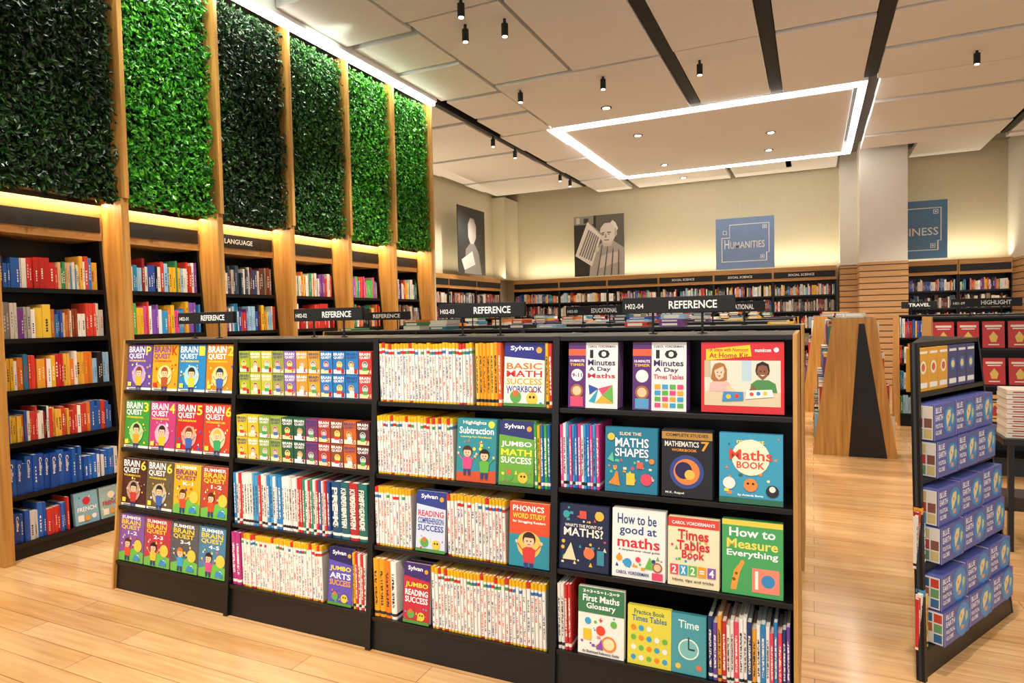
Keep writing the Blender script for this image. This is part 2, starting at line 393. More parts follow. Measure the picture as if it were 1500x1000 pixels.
def bulk_row(M,x0,x1,yf,z,hmin,hmax,pal,depth=.17,dirn=1):
    x=x0; cols=[hx(c) for c in PAL[pal]]; c=R.choice(cols); h=R.uniform(hmin,hmax); t=.02
    while x<x1-.012:
        if R.random()<.7: c=R.choice(cols); h=R.uniform(hmin,hmax); t=R.uniform(.010,.034)
        if R.random()<.03: x+=R.uniform(.02,.06); continue
        tt=min(t,x1-x)
        bulk_book(M,x,tt,yf+R.uniform(0,.012)*dirn,z,h,c,cols,depth,dirn)
        x+=tt
def bulk_stack(M,x,y,z,n,pal,w=.15,d=.21):
    for k in range(n):
        t=R.uniform(.015,.035); a=R.uniform(-.01,.01)
        STUFF.box((x+a,y+a,z+.0005),(x+w+a,y+d+a,z+t),0,hx(R.choice(PAL[pal])),M)
        STUFF.box((x+a+.02,y+a-.001,z+.006),(x+w+a-.03,y+a-.0008,z+t-.006),0,hx('#F2ECDC'),M)
        z+=t
def Mof(loc,rz): return Matrix.Translation(loc)@Matrix.Rotation(rz,4,'Z')

# ------------------------------------------------------------ wall bookcases
def bookcase(loc,rz,w,shelves,htop,slant,depth,header,label,rowpal,group,fill=True,hdr_text=None):
    root=empty('bookcase',loc,rz); tag(root,label,'bookcase',group)
    yf=lambda z: slant*z/htop
    m=MB(); m.box((0,depth-.02,0),(w,depth,htop)); m.build('back_panel',[BLACK],root)
    for xa in (0,w-.02):
        m=MB(); m.prism_x([(yf(0),0),(depth-.02,0),(depth-.02,htop),(yf(htop),htop)],xa,xa+.02); m.build('side_panel',[BLACK],root)
    m=MB(); m.prism_x([(yf(0)+.01,0),(depth-.02,0),(depth-.02,shelves[0]-.02),(yf(shelves[0])+.01,shelves[0]-.02)],.02,w-.02); m.build('plinth',[BLACK],root)
    for z in shelves:
        m=MB(); m.box((.02,yf(z),z-.02),(w-.02,depth-.02,z)); m.box((.02,yf(z)-.004,z-.028),(w-.02,yf(z),z+.004)); m.build('shelf',[BLACK],root)
    h0=htop; h1=htop+header
    m=MB(); m.box((0,yf(h0)-.01,h0),(w,depth,h1)); m.build('header_board',[WOODH],root)
    m=MB(); m.box((.02 if header>.2 else .0,yf(h0)-.022,h0+header*.22),(w-.02,yf(h0)-.01,h0+header*.66)); s=m.build('label_strip',[BLACK2],root)
    if hdr_text:
        m=MB(); m.text(hdr_text,w*.25,h0+header*.35,w*.66,h0+header*.52,yf(h0)-.0235,None,.01); m.build('sign_lettering',[WHITE],root)
    M=Mof(loc,rz)
    zs=list(shelves)+[htop]
    if fill:
        for k,z in enumerate(shelves):
            sp=zs[k+1]-z-.03
            bulk_row(M,.03,w-.03,yf(z)+.015,z,sp*.56,min(sp*.86,.27),rowpal[k%len(rowpal)])
    return root,M,yf
LS=[.10,.41,.75,1.09,1.43,1.77]
leftpal=[['blue','blue','mix','red','pale','mix'],['mix','blue','mix','mix','kid','mix'],['dark','mix','pale','mix','mix','dark'],['mix','dark','mix','pale','red','mix'],['dark','mix','mix','pale','mix','kid'],['mix','dark','pale','mix','dark','mix']]
for i in range(6):
    y0=FY[i]+.031; wd=FY[i+1]-.031-y0
    r,M,yf=bookcase((-4.67,y0,0),math.radians(90),wd,LS,2.14,.17,.52,.26,'black wall bookcase with oak header between oak fins, full of books',leftpal[i],'wall bookcases beneath the foliage',fill=(i>0),hdr_text={2:'LANGUAGE'}.get(i))
    if i==0: BAY=(r,M,yf,wd)
PL='long black bookcase with oak fascia packed with mixed books'
x=-6.70
while x<.40:
    wd=min(1.19,.47-x)
    bookcase((x,14.62,0),0,wd-.002,[.1,.45,.8,1.15,1.5,1.83],2.13,.0,.36,.28,PL,['dark','mix','dark','mix','dark','mix'],'perimeter bookcases',hdr_text='SOCIAL SCIENCE' if -4<x<0 else None)
    x+=1.19
for x in (1.66,2.49):
    bookcase((x,14.62,0),0,.82,[.1,.45,.8,1.15,1.5,1.83],2.13,.0,.36,.28,PL,['dark','mix','dark','mix','dark','mix'],'perimeter bookcases')
for y in (7.8,9.0,10.2,11.4,12.6):
    bookcase((-6.68,y,0),math.radians(90),1.19,[.1,.45,.8,1.15,1.5,1.83],2.13,.0,.36,.28,PL,['mix','dark','mix','dark','mix','dark'],'perimeter bookcases')

# ------------------------------------------------------------ gondola units
H=1.42; S=.136; D=.80
def yfr(z): return S*z/H
def gondola(loc,rz,w,shelves,label,group,ends=(False,False),h=H,Dp=D,topmat=BLACK,S=S):
    root=empty('display_shelving',loc,rz); tag(root,label,'bookshelf',group)
    f=lambda z:S*z/h
    for k,xa in enumerate((0,w-.014)):
        m=MB(); m.prism_x([(-.006,0),(Dp+.006,0),(Dp-S+.006,h),(S-.006,h)],xa,xa+.014,0)
        m.build('side_panel',[WOOD if ends[k] else BLACK],root)
    m=MB(); m.box((.014,Dp/2-.008,shelves[0]),(w-.014,Dp/2+.008,h-.02)); m.build('back_panel',[BLACK],root)
    zb=shelves[0]-.02
    m=MB(); m.prism_x([(.012,0),(Dp-.012,0),(Dp-f(zb)-.012,zb),(f(zb)+.012,zb)],.014,w-.014); m.build('plinth',[BLACK],root)
    for z in shelves:
        for sd in (0,1):
            m=MB()
            ya,yb=(f(z),Dp/2-.008) if sd==0 else (Dp/2+.008,Dp-f(z))
            m.box((.014,ya,z-.02),(w-.014,yb,z))
            m.build('shelf',[BLACK],root,bevel=.002)
    m=MB(); m.box((.014,S-.004,h-.02),(w-.014,Dp-S+.004,h-.0005)); m.build('top_panel',[topmat],root,bevel=.002)
    return root
SX=[-3.65,-2.75,-1.85,-.95,-.05]; GY=2.349
SH=[[.16,.47,.80,1.13],[.16,.47,.80,1.13],[.15,.47,.795,1.125],[.175,.49,.812,1.13]]
labs=['black slanted display shelving stacked with face-out activity workbooks','black slanted display shelving with card decks and workbooks','black slanted display shelving with white-spined workbook series','black slanted display shelving with face-out children maths books']
for i in range(4):
    gondola((SX[i],GY,0),0,SX[i+1]-SX[i],SH[i],labs[i],'front display shelving run',ends=(i==0,i==3))
def sign(x,y,z,code,word,w=.45,h=.066,rz=0):
    root=empty('aisle_sign',(x,y,z),rz); tag(root,'black aisle sign on posts with white lettering '+word,'sign','aisle signs')
    m=MB(); m.box((-w/2,-.012,.085),(w/2,.012,.085+h)); m.build('sign_board',[BLACK2],root,bevel=.002)
    for px in (-w*.22,w*.22):
        m=MB(); m.cyl(px,0,0,.086,.005,n=10); m.build('post',[BLACK2],root)
        m=MB(); m.cyl(px,0,0,.004,.018,n=14); m.build('base',[BLACK2],root)
    if code:
        m=MB(); m.text(code,-w*.47,.085+h*.3,-w*.47+w*.17,.085+h*.62,-.0125,None,.01); m.build('sign_lettering',[WHITE],root)
    m=MB(); m.text(word,-w*.07 if code else -w*.3,.085+h*.25,w*.35 if code else w*.3,.085+h*.74,-.0125,None,.02)
    m.build('sign_lettering',[WHITE],root)
for i,c in enumerate(('H02-01','H02-02','H02-03','H02-04')):
    sign((SX[i]+SX[i+1])/2,2.68,H,c,'REFERENCE')
ML='black double-sided low shelving unit in the middle of the shop'
for i in range(4):
    gondola((SX[i],4.05,0),0,.9,[.16,.47,.80,1.13],ML,'second shelving run',ends=(i==0,i==3))
    M=Mof((SX[i],4.05,0),0)
    for z in (.16,.47,.80,1.13): bulk_row(M,.02,.88,yfr(z)+.02,z,.2,.265,'mix')
sign(-3.2,4.45,H,'','REFERENCE'); sign(-2.3,4.45,H,'H03-02','REFERENCE'); sign(-1.4,4.45,H,'H03-03','EDUCATIONAL'); sign(-.5,4.45,H,'H03-04','EDUCATIONAL')
for yy in (6.1,8.4,10.8):
    for i in range(2):
        gondola((-3.9+1.85*i,yy,0),0,1.85,[.16,.47,.80,1.13],ML,'central shelving runs',ends=(i==0,i==1))
        M=Mof((-3.9+1.85*i,yy,0),0)
        for z in (.16,.47,.80,1.13): bulk_row(M,.02,1.83,yfr(z)+.02,z,.2,.265,'dark')
for i in range(4):
    for dx in (.03,.70): bulk_stack(Matrix.Identity(4),SX[i]+dx,4.33,H,R.randint(1,3),'mix')
for yy,n in ((6.1,12),(8.4,13),(10.8,14)):
    for k in range(n):
        bulk_stack(Matrix.Identity(4),-3.8+3.3*k/n+R.uniform(0,.06),yy+.28,H,R.randint(1,5),'mix')
def aframe(loc,L,inset,pal='mix'):
    Dp=.76; S2=.19
    r=gondola(loc,math.radians(90),L,[.16,.47,.80,1.13],'low A-frame shelving unit with oak legs and black triangular end panel','a-frame shelving',ends=(True,True),Dp=Dp,S=S2)
    if inset:
        m=MB(); m.prism_x([(.085,.0),(.43,.0),(.335,1.36),(.285,1.36)],-.010,-.001); m.build('end_inset_panel',[BLACK],r)
    M=Mof(loc,math.radians(90))
    for z in (.16,.47,.80,1.13):
        bulk_row(M,.03,L-.05,Dp-S2*z/H+.012,z,.2,.265,pal,dirn=-1); bulk_row(M,.03,L-.05,S2*z/H-.006,z,.2,.265,pal)
    for k in range(int(L/.35)): bulk_stack(Matrix.Identity(4),loc[0]-R.uniform(.46,.56),loc[1]+.12+.33*k,H,R.randint(1,2),'mix',w=.2,d=.15)
aframe((.76,7.45,0),2.4,True)
aframe((.60,10.6,0),2.4,False)

# ------------------------------------------------------------ individual books
def spine_mesh(mat):
    m=MB()
    pts=[(-.5,.03),(-.3,.006),(0,0),(.3,.006),(.5,.03)]
    outer=pts+[(.5,1),(.42,1),(.42,.05),(-.42,.05),(-.42,1),(-.5,1)]
    def wall(a,b,z0=0,z1=1): m.poly([(a[0],a[1],z0),(b[0],b[1],z0),(b[0],b[1],z1),(a[0],a[1],z1)],0)
    n=len(outer)
    for k in range(n): wall(outer[k],outer[(k+1)%n])
    for z,rev in ((0,True),(1,False)):
        for quad in (((-.5,.03),(-.42,.05),(-.42,1),(-.5,1)),((.42,.05),(.5,.03),(.5,1),(.42,1))):
            q=[(a,b,z) for a,b in quad]; m.poly(q if rev else q[::-1],0)
        q=[(a,b,z) for a,b in pts]+[(.42,.05,z),(-.42,.05,z)]; m.poly(q[::-1] if rev else q,0)
    m.box((-.42,.05,.012),(.42,.97,.985),1)
    o=m.build('book',[mat,PAGES]); me=o.data; bpy.data.objects.remove(o); return me
SP_ME=spine_mesh(SPINE); SE_ME=spine_mesh(SERIES)
def spine_book(x,y,z,t,h,d,col,series=False,label='paperback book shelved spine outward',group=None,rz=0,par=None):
    o=bpy.data.objects.new('book',SE_ME if series else SP_ME); COL.objects.link(o)
    o.location=(x,y,z+.0005); o.scale=(t,d,h); o.color=hx(col); o.rotation_euler=(0,0,rz)
    tag(o,label,'book',group); return o
def spine_row(x0,x1,z,cols,t,h,series,label,group,tv=.15,hv=.004,run=1,d=.21):
    x=x0; k=0; c=R.choice(cols); hh=h
    while x+t*.9<x1:
        tt=t*R.uniform(1-tv,1+tv)
        if x+tt>x1: tt=x1-x
        if k%run==0: c=R.choice(cols); hh=h+R.uniform(-hv,hv)
        spine_book(x+tt/2,GY+yfr(z)+.012+R.uniform(0,.004),z,tt-.0008,hh,d,c,series,label,group)
        x+=tt; k+=1
_pc={}
def face_root(w,h,t):
    k=(round(w,3),round(h,3),round(t,3))
    if k not in _pc:
        m=MB(); b=.0018
        m.box((-w/2,0,0),(w/2,b,h)); m.box((-w/2,t-b,0),(w/2,t,h)); m.box((-w/2,b,0),(-w/2+b,t-b,h))
        o=m.build('book',[COVER]); me=o.data; bpy.data.objects.remove(o)
        m=MB(); m.box((-w/2+b,b,.002),(w/2-.003,t-b,h-.002)); o=m.build('page_block',[PAGES]); me2=o.data; bpy.data.objects.remove(o)
        _pc[k]=(me,me2)
    return _pc[k]
def art(design,w,h,root,front=0.0):
    A=MB(); y=front-.0005
    for it in design:
        c=hx(it[-1]); y-=.00012
        if it[0]=='r': A.rect((it[1]-.5)*w,it[2]*h,(it[3]-.5)*w,it[4]*h,y,c)
        elif it[0]=='c': A.disc((it[1]-.5)*w,it[2]*h,it[3]*w,y,c)
        elif it[0]=='p': A.poly([((u-.5)*w,y,v*h) for u,v in it[1]],0,c)
        elif it[0]=='t':
            T=MB(); T.text(it[1],(it[2]-.5)*w,it[3]*h,(it[4]-.5)*w,it[5]*h,y,c,.02); T.build('cover_title',[INK],root)
    if A.f: A.build('cover_artwork',[INK],root)
def face_book(x,z,w,h,t,col,design,label,copies=0,tilt=.10,y=None,group=None,M=None,cat='book'):
    me,me2=face_root(w,h,t)
    if y is None: y=GY+yfr(z)+.014
    for k in range(copies+1):
        o=bpy.data.objects.new('book',me); COL.objects.link(o); o.color=hx(col)
        p=bpy.data.objects.new('page_block',me2); COL.objects.link(p); p.parent=o
        L=Vector((x,y+k*(t+.0035),z+t*math.sin(tilt)+.0006))
        if M is None: o.location=L; o.rotation_euler=(-tilt,0,0)
        else: o.matrix_world=M@Matrix.Translation(L)@Matrix.Rotation(-tilt,4,'X')
        if k==0: art(design,w,h,o)
        tag(o,label if k==0 else 'copy of the same book stacked behind the front one',cat,group)
def kid(u,v,s,hair,shirt):
    return [('p',[(u-.10*s,v-.24*s),(u+.10*s,v-.24*s),(u+.13*s,v-.08*s),(u+.05*s,v-.05*s),(u-.05*s,v-.05*s),(u-.13*s,v-.08*s)],shirt),
            ('p',[(u-.13*s,v-.08*s),(u-.10*s,v-.12*s),(u-.22*s,v-.03*s),(u-.24*s,v+.01*s)],shirt),('p',[(u+.13*s,v-.08*s),(u+.10*s,v-.12*s),(u+.22*s,v-.03*s),(u+.24*s,v+.01*s)],shirt),
            ('c',u-.235*s,v+.005*s,.03*s,'#F0C49C'),('c',u+.235*s,v+.005*s,.03*s,'#F0C49C'),
            ('c',u,v+.045*s,.125*s,hair),('c',u,v+.02*s,.10*s,'#F0C49C'),('p',[(u-.09*s,v+.06*s),(u+.09*s,v+.06*s),(u+.05*s,v+.10*s),(u-.05*s,v+.10*s)],hair),
            ('c',u-.035*s,v+.02*s,.014*s,'#222222'),('c',u+.035*s,v+.02*s,.014*s,'#222222'),('r',u-.03*s,v-.025*s,u+.03*s,v-.015*s,'#B03030'),
            ('p',[(u-.09*s,v-.34*s),(u-.03*s,v-.34*s),(u-.01*s,v-.24*s),(u-.09*s,v-.24*s)],'#2A3C70'),('p',[(u+.09*s,v-.34*s),(u+.03*s,v-.34*s),(u+.01*s,v-.24*s),(u+.09*s,v-.24*s)],'#2A3C70')]
def confetti(seed,n,cols,v0=.06,v1=.6):
    rr=random.Random(seed); o=[]
    for k in range(n):
        u=rr.uniform(.06,.94); v=rr.uniform(v0,v1); s=rr.uniform(.015,.04); c=rr.choice(cols)
        if k%3==0: o.append(('c',u,v,s,c))
        elif k%3==1: o.append(('r',u-s,v-s*.6,u+s,v+s*.6,c))
        else: o.append(('p',[(u-s,v-s*.8),(u+s,v-s*.8),(u,v+s)],c))
    return o
def workbook(g,ink='#FFFFFF',gc='#FFE040',hair='#7A3A1A',shirt='#3AA060',halo='#F3E9C8'):
    sd=hash(g+hair+shirt)%1000 if False else sum(ord(ch) for ch in g+hair+shirt)
    return [('r',0,0,1,.05,'#F4F0E4'),('t','BRAIN',.04,.83,.70,.97,ink),('t','QUEST',.04,.68,.70,.81,ink),('t',g,.75,.77,.96,.97,gc),('t','WORKBOOK',.05,.625,.76,.665,gc)]+confetti(sd,14,[gc,ink,shirt,halo])+[('c',.5,.33,.28,halo)]+kid(.50,.36,1.1,hair,shirt)+[('r',.06,.08,.2,.17,gc),('r',.1,.015,.6,.035,'#6A6A70')]
def summer(g,ink='#FFD640',hair='#5A2A14',shirt='#E05030'):
    return [('t','SUMMER',.06,.90,.86,.97,'#FFFFFF'),('t','BRAIN',.06,.785,.84,.885,ink),('t','QUEST',.06,.67,.84,.77,ink),('t',g,.34,.575,.72,.65,'#FFFFFF'),('p',[(0,.0),(1,.0),(1,.22),(.6,.30),(0,.16)],'#6DBB4A')]+confetti(len(g)+ord(shirt[2]),12,[ink,'#FFFFFF',shirt,'#3AA0D0'],.05,.55)+[('c',.78,.36,.16,'#F6C84A')]+kid(.36,.36,1.0,hair,shirt)+[('c',.8,.12,.07,'#FFFFFF'),('p',[(.6,.05),(.9,.05),(.84,.16),(.66,.16)],'#3A8CC8')]
rows1=[(3,[('#6C4AA0','P','#7A3A1A','#F0B030','#B8A0D8'),('#E8A81C','K','#A0401C','#B05020','#F8E090'),('#2288C4','1','#202020','#D0C83C','#A0D4EC'),('#EE8A1E','2','#20304C','#3A64B0','#F8D080')]),
       (2,[('#3E9C3A','3','#3A1A10','#E0A030','#A8D890'),('#C43C7C','4','#2A1A14','#F0C030','#F0B0D0'),('#C8242C','5','#7A3A1A','#3A64B0','#F0A088'),('#D8442A','6','#E0B040','#3AA060','#F4C8A0')]),
       (1,[('#4E2420','6','#202020','#C83C30','#B89888'),('#6A5A3C','6','#181818','#3A64B0','#C8B890')])]
G1='face-out activity workbooks'
PX=lambda k: SX[0]+.1245+k*.2165
for ri,lst in rows1:
    for k,(c,g,ha,sh,hl) in enumerate(lst):
        face_book(PX(k),SH[0][ri],.206,.258 if ri==3 else .268,.03,c,workbook(g,'#FFFFFF' if not(ri==3 and k==1) else '#7A3C90','#FFE040' if not(ri==3 and k==1) else '#C03020',ha,sh,hl),'children activity workbook with big title and cartoon child cover',copies=1,group=G1)
for k,(c,g) in enumerate((('#E8B424','K-1'),('#C04A34','1-2'))):
    face_book(PX(k+2),SH[0][1],.206,.268,.028,c,summer(g,'#7A2A70' if k==0 else '#FFD640'),'summer holiday activity workbook with bright cartoon cover',copies=1,group=G1)
for k,(c,g) in enumerate((('#8A5AA8','1-2'),('#C03A50','2-3'),('#5A5A60','3-4'),('#4A86A8','4-5'))):
    face_book(PX(k),SH[0][0],.206,.262,.028,c,summer(g,hair=['#5A2A14','#1A1410','#C87828','#2A1A14'][k],shirt=['#E05030','#F0C040','#3AA0D0','#E05088'][k]),'summer holiday activity workbook with bright cartoon cover',copies=1,group=G1)

# card decks
def deck_proto(c,g,h,k):
    w,t=.074,.05
    m=MB(); m.box((-w/2,0,0),(w/2,t,h)); o=m.build('card_deck',[COVER],bevel=.0015); o.color=hx(c)
    A=MB()
    A.rect(-w*.45,h*.04,w*.45,h*.22,-.0006,hx(['#F0E8C8','#E8D8A0','#D8E4F0'][k%3])); A.disc(w*(-.06+.05*(k%3)),h*.43,w*.23,-.0007,hx(['#FFE860','#F0B080','#A8D8E8','#E8A0C0'][k%4]))
    A.disc(w*(-.06+.05*(k%3)),h*.46,w*.15,-.0008,hx(['#6A3418','#201814','#C87828'][k%3])); A.disc(w*(-.06+.05*(k%3)),h*.43,w*.12,-.0009,hx('#F0C49C'))
    A.rect(-w*.2,h*.18,w*.16,h*.33,-.00085,hx(['#D84030','#3A70B8','#4AA050','#F0F0E8'][(k*3)%4]))
    A.build('deck_artwork',[INK],parent=o)
    for tx,a,b,x0,x1 in (('BRAIN',.82,.94,-.42,.42),('QUEST',.67,.79,-.42,.42)):
        T=MB(); T.text(tx,w*x0,h*a,w*x1,h*b,-.0007,hx('#FFFFFF' if k%3 else '#2A3C7C'),.02); T.build('deck_title',[INK],parent=o)
    T=MB(); T.text(g,w*.18,h*.05,w*.42,h*.26,-.001,hx('#B02020'),.02); T.build('deck_title',[INK],parent=o)
    return o
def place_deck(proto,x,y,z,first):
    if first: o=proto
    else:
        o=proto.copy(); COL.objects.link(o)
        for ch in proto.children:
            c2=ch.copy(); c2.parent=o; COL.objects.link(c2)
    o.location=(x,y,z); o['label']='small thick quiz card deck box in a stacked row'; o['category']='card deck'; o['group']='quiz card decks'
deckrows=[(3,['#A8B42C','#B4BC34','#C8C03A','#9AA04A','#8C6AB0','#D89A2C','#D8A030','#2C7CC0','#2A74B8','#2C7CC0','#C83C34'],['1','1','1','P','P','K','K','1','1','1','2']),
          (2,['#D8C02C','#D8C02C','#8CA83C','#9CB040','#2A5A40','#2A5A40','#7A3A6A','#B03C34','#8A4A2C','#C86428','#5A2A2A'],['2','2','3','3','4','4','5','5','6','6','7'])]
for ri,cs,gs in deckrows:
    z=SH[1][ri]
    for k,(c,g) in enumerate(zip(cs,gs)):
        p=deck_proto(c,g,.112,k)
        for lay in range(2):
            place_deck(p,SX[1]+.06+k*.0775,GY+yfr(z)+.014+.004*lay,z+.0008+lay*.1135,lay==0)

YEL=['#E8B820','#E8B820','#E8B820','#E0A818','#C83028','#E8B820']
GS='white-spined workbook series'
WL='thin workbook with white spine and yellow band shelved spine outward'
def srow(x0,x1,z,h=.268,t=.0162,cols=YEL): spine_row(x0,x1,z,cols,t,h,True,WL,GS)
z=SH[1]
TL='thin activity book shelved spine outward'
spine_row(-2.73,-2.40,z[1],['#2A84C0','#4AA0D0','#E8E4DC','#C83030','#F0EEE6'],.02,.262,False,TL,'mixed workbooks')
spine_row(-2.40,-2.10,z[1],['#E8E4DC','#C83030','#2A4A8C','#D8D4C8','#2A8A6A','#F4F2EC'],.017,.265,False,TL,'mixed workbooks')
for k,(c,g) in enumerate((('#1C4A70','PRE-K'),('#1E5C68','KINDERGARTEN'),('#B0282C','KINDERGARTEN'),('#1C6A60','FIRST GRADE'))):
    x=-2.085+k*.052
    o=spine_book(x+.025,GY+yfr(z[1])+.012,z[1],.050,.27,.21,c,label='thick grade workbook with vertical lettering on spine',group='grade workbooks')
    T=MB(); T.text(g,.03,-.35,.9,.35,0,hx('#F4F0E4'),.02)
    T.v=[(vz*.9,-.012,.93-vx*.8) for vx,vy,vz in T.v]; T.build('spine_title',[INK],o)
spine_row(-2.73,-2.66,z[0],['#C43C8C','#B83080'],.034,.27,False,'pink grade workbook shelved spine outward','grade workbooks')
srow(-2.655,-2.115,z[0])
z3=SH[2]
srow(-1.832,-1.33,z3[3]); srow(-1.832,-1.425,z3[2]); srow(-1.832,-1.625,z3[1]); srow(-1.45,-1.165,z3[1]); srow(-1.52,-.97,z3[0])
spine_row(-1.325,-1.19,z3[3],['#E87820','#E8A020','#F0C040','#E06030'],.018,.268,False,'orange activity book shelved spine outward','mixed workbooks')
spine_row(-1.832,-1.69,z3[0],['#E8A020','#F4F0E4','#E87820'],.03,.262,False,'orange and white activity book shelved spine outward','mixed workbooks')
spine_row(-1.045,-.968,z3[2],['#3AA050','#E8E4DC','#E8B820','#2A6AB0'],.015,.262,False,TL,'mixed workbooks')
spine_row(-1.95,-1.868,z[0],['#E8E4DC','#C83030','#E8B820','#5CAA50'],.016,.262,False,TL,'mixed workbooks')
spine_row(-1.0,-.968,z3[3],['#E8B820','#C83030'],.015,.262,False,TL,'mixed workbooks')
def success(bg2,words,top='#2A2C80'):
    d=[('r',0,0,1,1,bg2),('p',[(0,.78),(1,.72),(1,1),(0,1)],top),('t','Sylvan',.15,.86,.72,.95,'#FFFFFF'),('c',.86,.88,.07,'#F0A030')]
    v=.68
    for wd,c in words: d.append(('t',wd,.06,v-.10,.94,v,c)); v-=.12
    d+=confetti(len(words)*7+ord(top[3]),10,['#E87020','#3AA0D0','#F8E040','#D83030'],.05,.26)+[('c',.3,.15,.14,'#5AA048'),('c',.7,.13,.14,'#E8C040'),('c',.66,.15,.03,'#222222'),('c',.75,.15,.03,'#222222'),('r',0,0,1,.05,'#4C8C3C'),('c',.3,.2,.07,'#E06838')]
    return d
F='face-out workbooks and maths books'
face_book(-1.10,z3[3],.185,.268,.02,'#F0EAD8',success('#F2EEDC',[('BASIC','#E87020'),('MATH','#D82828'),('SUCCESS','#E8A020'),('WORKBOOK','#3A3A90')]),'white workbook with purple band and colourful block title',1,group=F)
face_book(-1.32,z3[2],.19,.27,.012,'#2C8C96',[('r',0,0,1,1,'#2C8C96'),('t','Highlights',.15,.90,.75,.97,'#F4F0E4'),('t','Subtraction',.06,.76,.94,.87,'#FFFFFF'),('t','Learning Fun Workbook',.1,.69,.9,.73,'#F0E040'),('p',[(0,0),(1,0),(1,.2),(0,.14)],'#C85028'),('c',.88,.92,.08,'#E8E040')]+confetti(5,10,['#F0E040','#FFFFFF','#E87020'],.5,.66)+kid(.28,.44,1.0,'#4A2414','#E84880')+kid(.72,.40,1.0,'#201410','#60B040'),'teal workbook with cartoon children and subtraction title',2,group=F)
face_book(-1.13,z3[2],.16,.27,.024,'#68A83C',success('#68A83C',[('JUMBO','#FFFFFF'),('MATH','#F4E83A'),('SUCCESS','#FFFFFF')],'#28306C'),'green workbook with navy band and bold block title',1,group=F)
face_book(-1.54,z3[1],.15,.265,.024,'#3A50A0',success('#C8D4E8',[('READING','#D83030'),('COMPREHENSION','#2A3C90'),('SUCCESS','#2A3C90')],'#2C3C88'),'blue workbook with block title and cartoon creatures',1,group=F)
face_book(-1.065,z3[1],.18,.262,.02,'#E07828',[('r',0,0,1,.5,'#2A8CA0'),('r',0,.5,1,1,'#D8502C'),('t','PHONICS',.08,.86,.86,.95,'#FFFFFF'),('t','WORD STUDY',.08,.75,.9,.83,'#F8E040'),('t','for Struggling Readers',.08,.67,.9,.72,'#FFFFFF'),('c',.5,.35,.3,'#E8C060')]+kid(.5,.38,1.3,'#3A1C10','#D03C3C'),'orange and teal phonics workbook with child picture',1,group=F)
face_book(-1.605,z3[0],.135,.262,.024,'#5A2A70',success('#B82838',[('JUMBO','#F8E040'),('READING','#FFFFFF'),('SUCCESS','#FFFFFF')],'#3A2468'),'red and purple workbook with bold block title',1,group=F)
face_book(-2.032,z[0],.14,.266,.024,'#4A3A90',success('#5A4CA8',[('JUMBO','#F8E040'),('ARTS','#FFFFFF'),('SUCCESS','#F0A030')],'#241C58'),'purple workbook with bold block title',1,group=F)
z4=SH[3]
def tenmin(t,extra):
    return [('r',0,0,1,1,'#F4F1EA'),('r',0,0,.36,1,'#5A2A74'),('r',.0,.80,.36,.9,'#E0603C'),('t','10-MINUTE',.03,.70,.33,.74,'#FFFFFF'),('t','TIMER',.03,.64,.33,.68,'#F0C040'),('c',.18,.50,.12,'#F4F1EA'),('t','CAROL VORDERMAN',.40,.92,.95,.955,'#5A2A74'),('t','10',.44,.76,.84,.89,'#1C1C24'),('t','Minutes',.40,.65,.95,.74,'#3A2A60'),('t','A Day',.42,.55,.86,.63,'#3A2A60'),('t',t,.40,.46,.95,.53,'#C82C50')]+extra
face_book(-.80,z4[3],.205,.262,.018,'#5A2A74',tenmin('Maths',[('t','9-11',.08,.47,.28,.53,'#5A2A74'),('p',[(.42,.10),(.62,.30),(.55,.08)],'#30A0C0'),('p',[(.62,.30),(.90,.36),(.70,.20)],'#E84870'),('p',[(.55,.08),(.70,.20),(.92,.08)],'#F0B030'),('p',[(.70,.20),(.90,.36),(.92,.08)],'#6AB04A'),('p',[(.42,.36),(.62,.30),(.44,.2)],'#2A50A0'),('c',.18,.26,.13,'#A86A34'),('c',.18,.26,.09,'#F0C49C'),('r',.05,.02,.31,.17,'#E04A70')]),'white and purple maths practice book with geometric shapes',3,group=F)
face_book(-.535,z4[3],.205,.262,.018,'#5A2A74',tenmin('Times Tables',[('c',.18,.26,.13,'#A86A34'),('c',.18,.26,.09,'#F0C49C'),('r',.05,.02,.31,.17,'#5A9AC8')]+[('r',.42+.14*(k%4),.05+.09*(k//4),.53+.14*(k%4),.115+.09*(k//4),['#E8487A','#5AB04A','#3AA0D0','#F0A830'][(k*3+k//4)%4]) for k in range(16)]),'white and purple times tables practice book with coloured squares',3,group=F)
def box_obj(x,z,w,h,t,col,design,label,name='boxed_kit',cat='box',tilt=.08,y=None,group=None,M=None):
    m=MB(); m.box((-w/2,0,0),(w/2,t,h)); o=m.build(name,[COVER],bevel=.002); o.color=hx(col)
    if y is None: y=GY+yfr(z)+.014
    L=Vector((x,y,z+t*math.sin(tilt)+.0008))
    if M is None: o.location=L; o.rotation_euler=(-tilt,0,0)
    else: o.matrix_world=M@Matrix.Translation(L)@Matrix.Rotation(-tilt,4,'X')
    art(design,w,h,o); tag(o,label,cat,group); return o
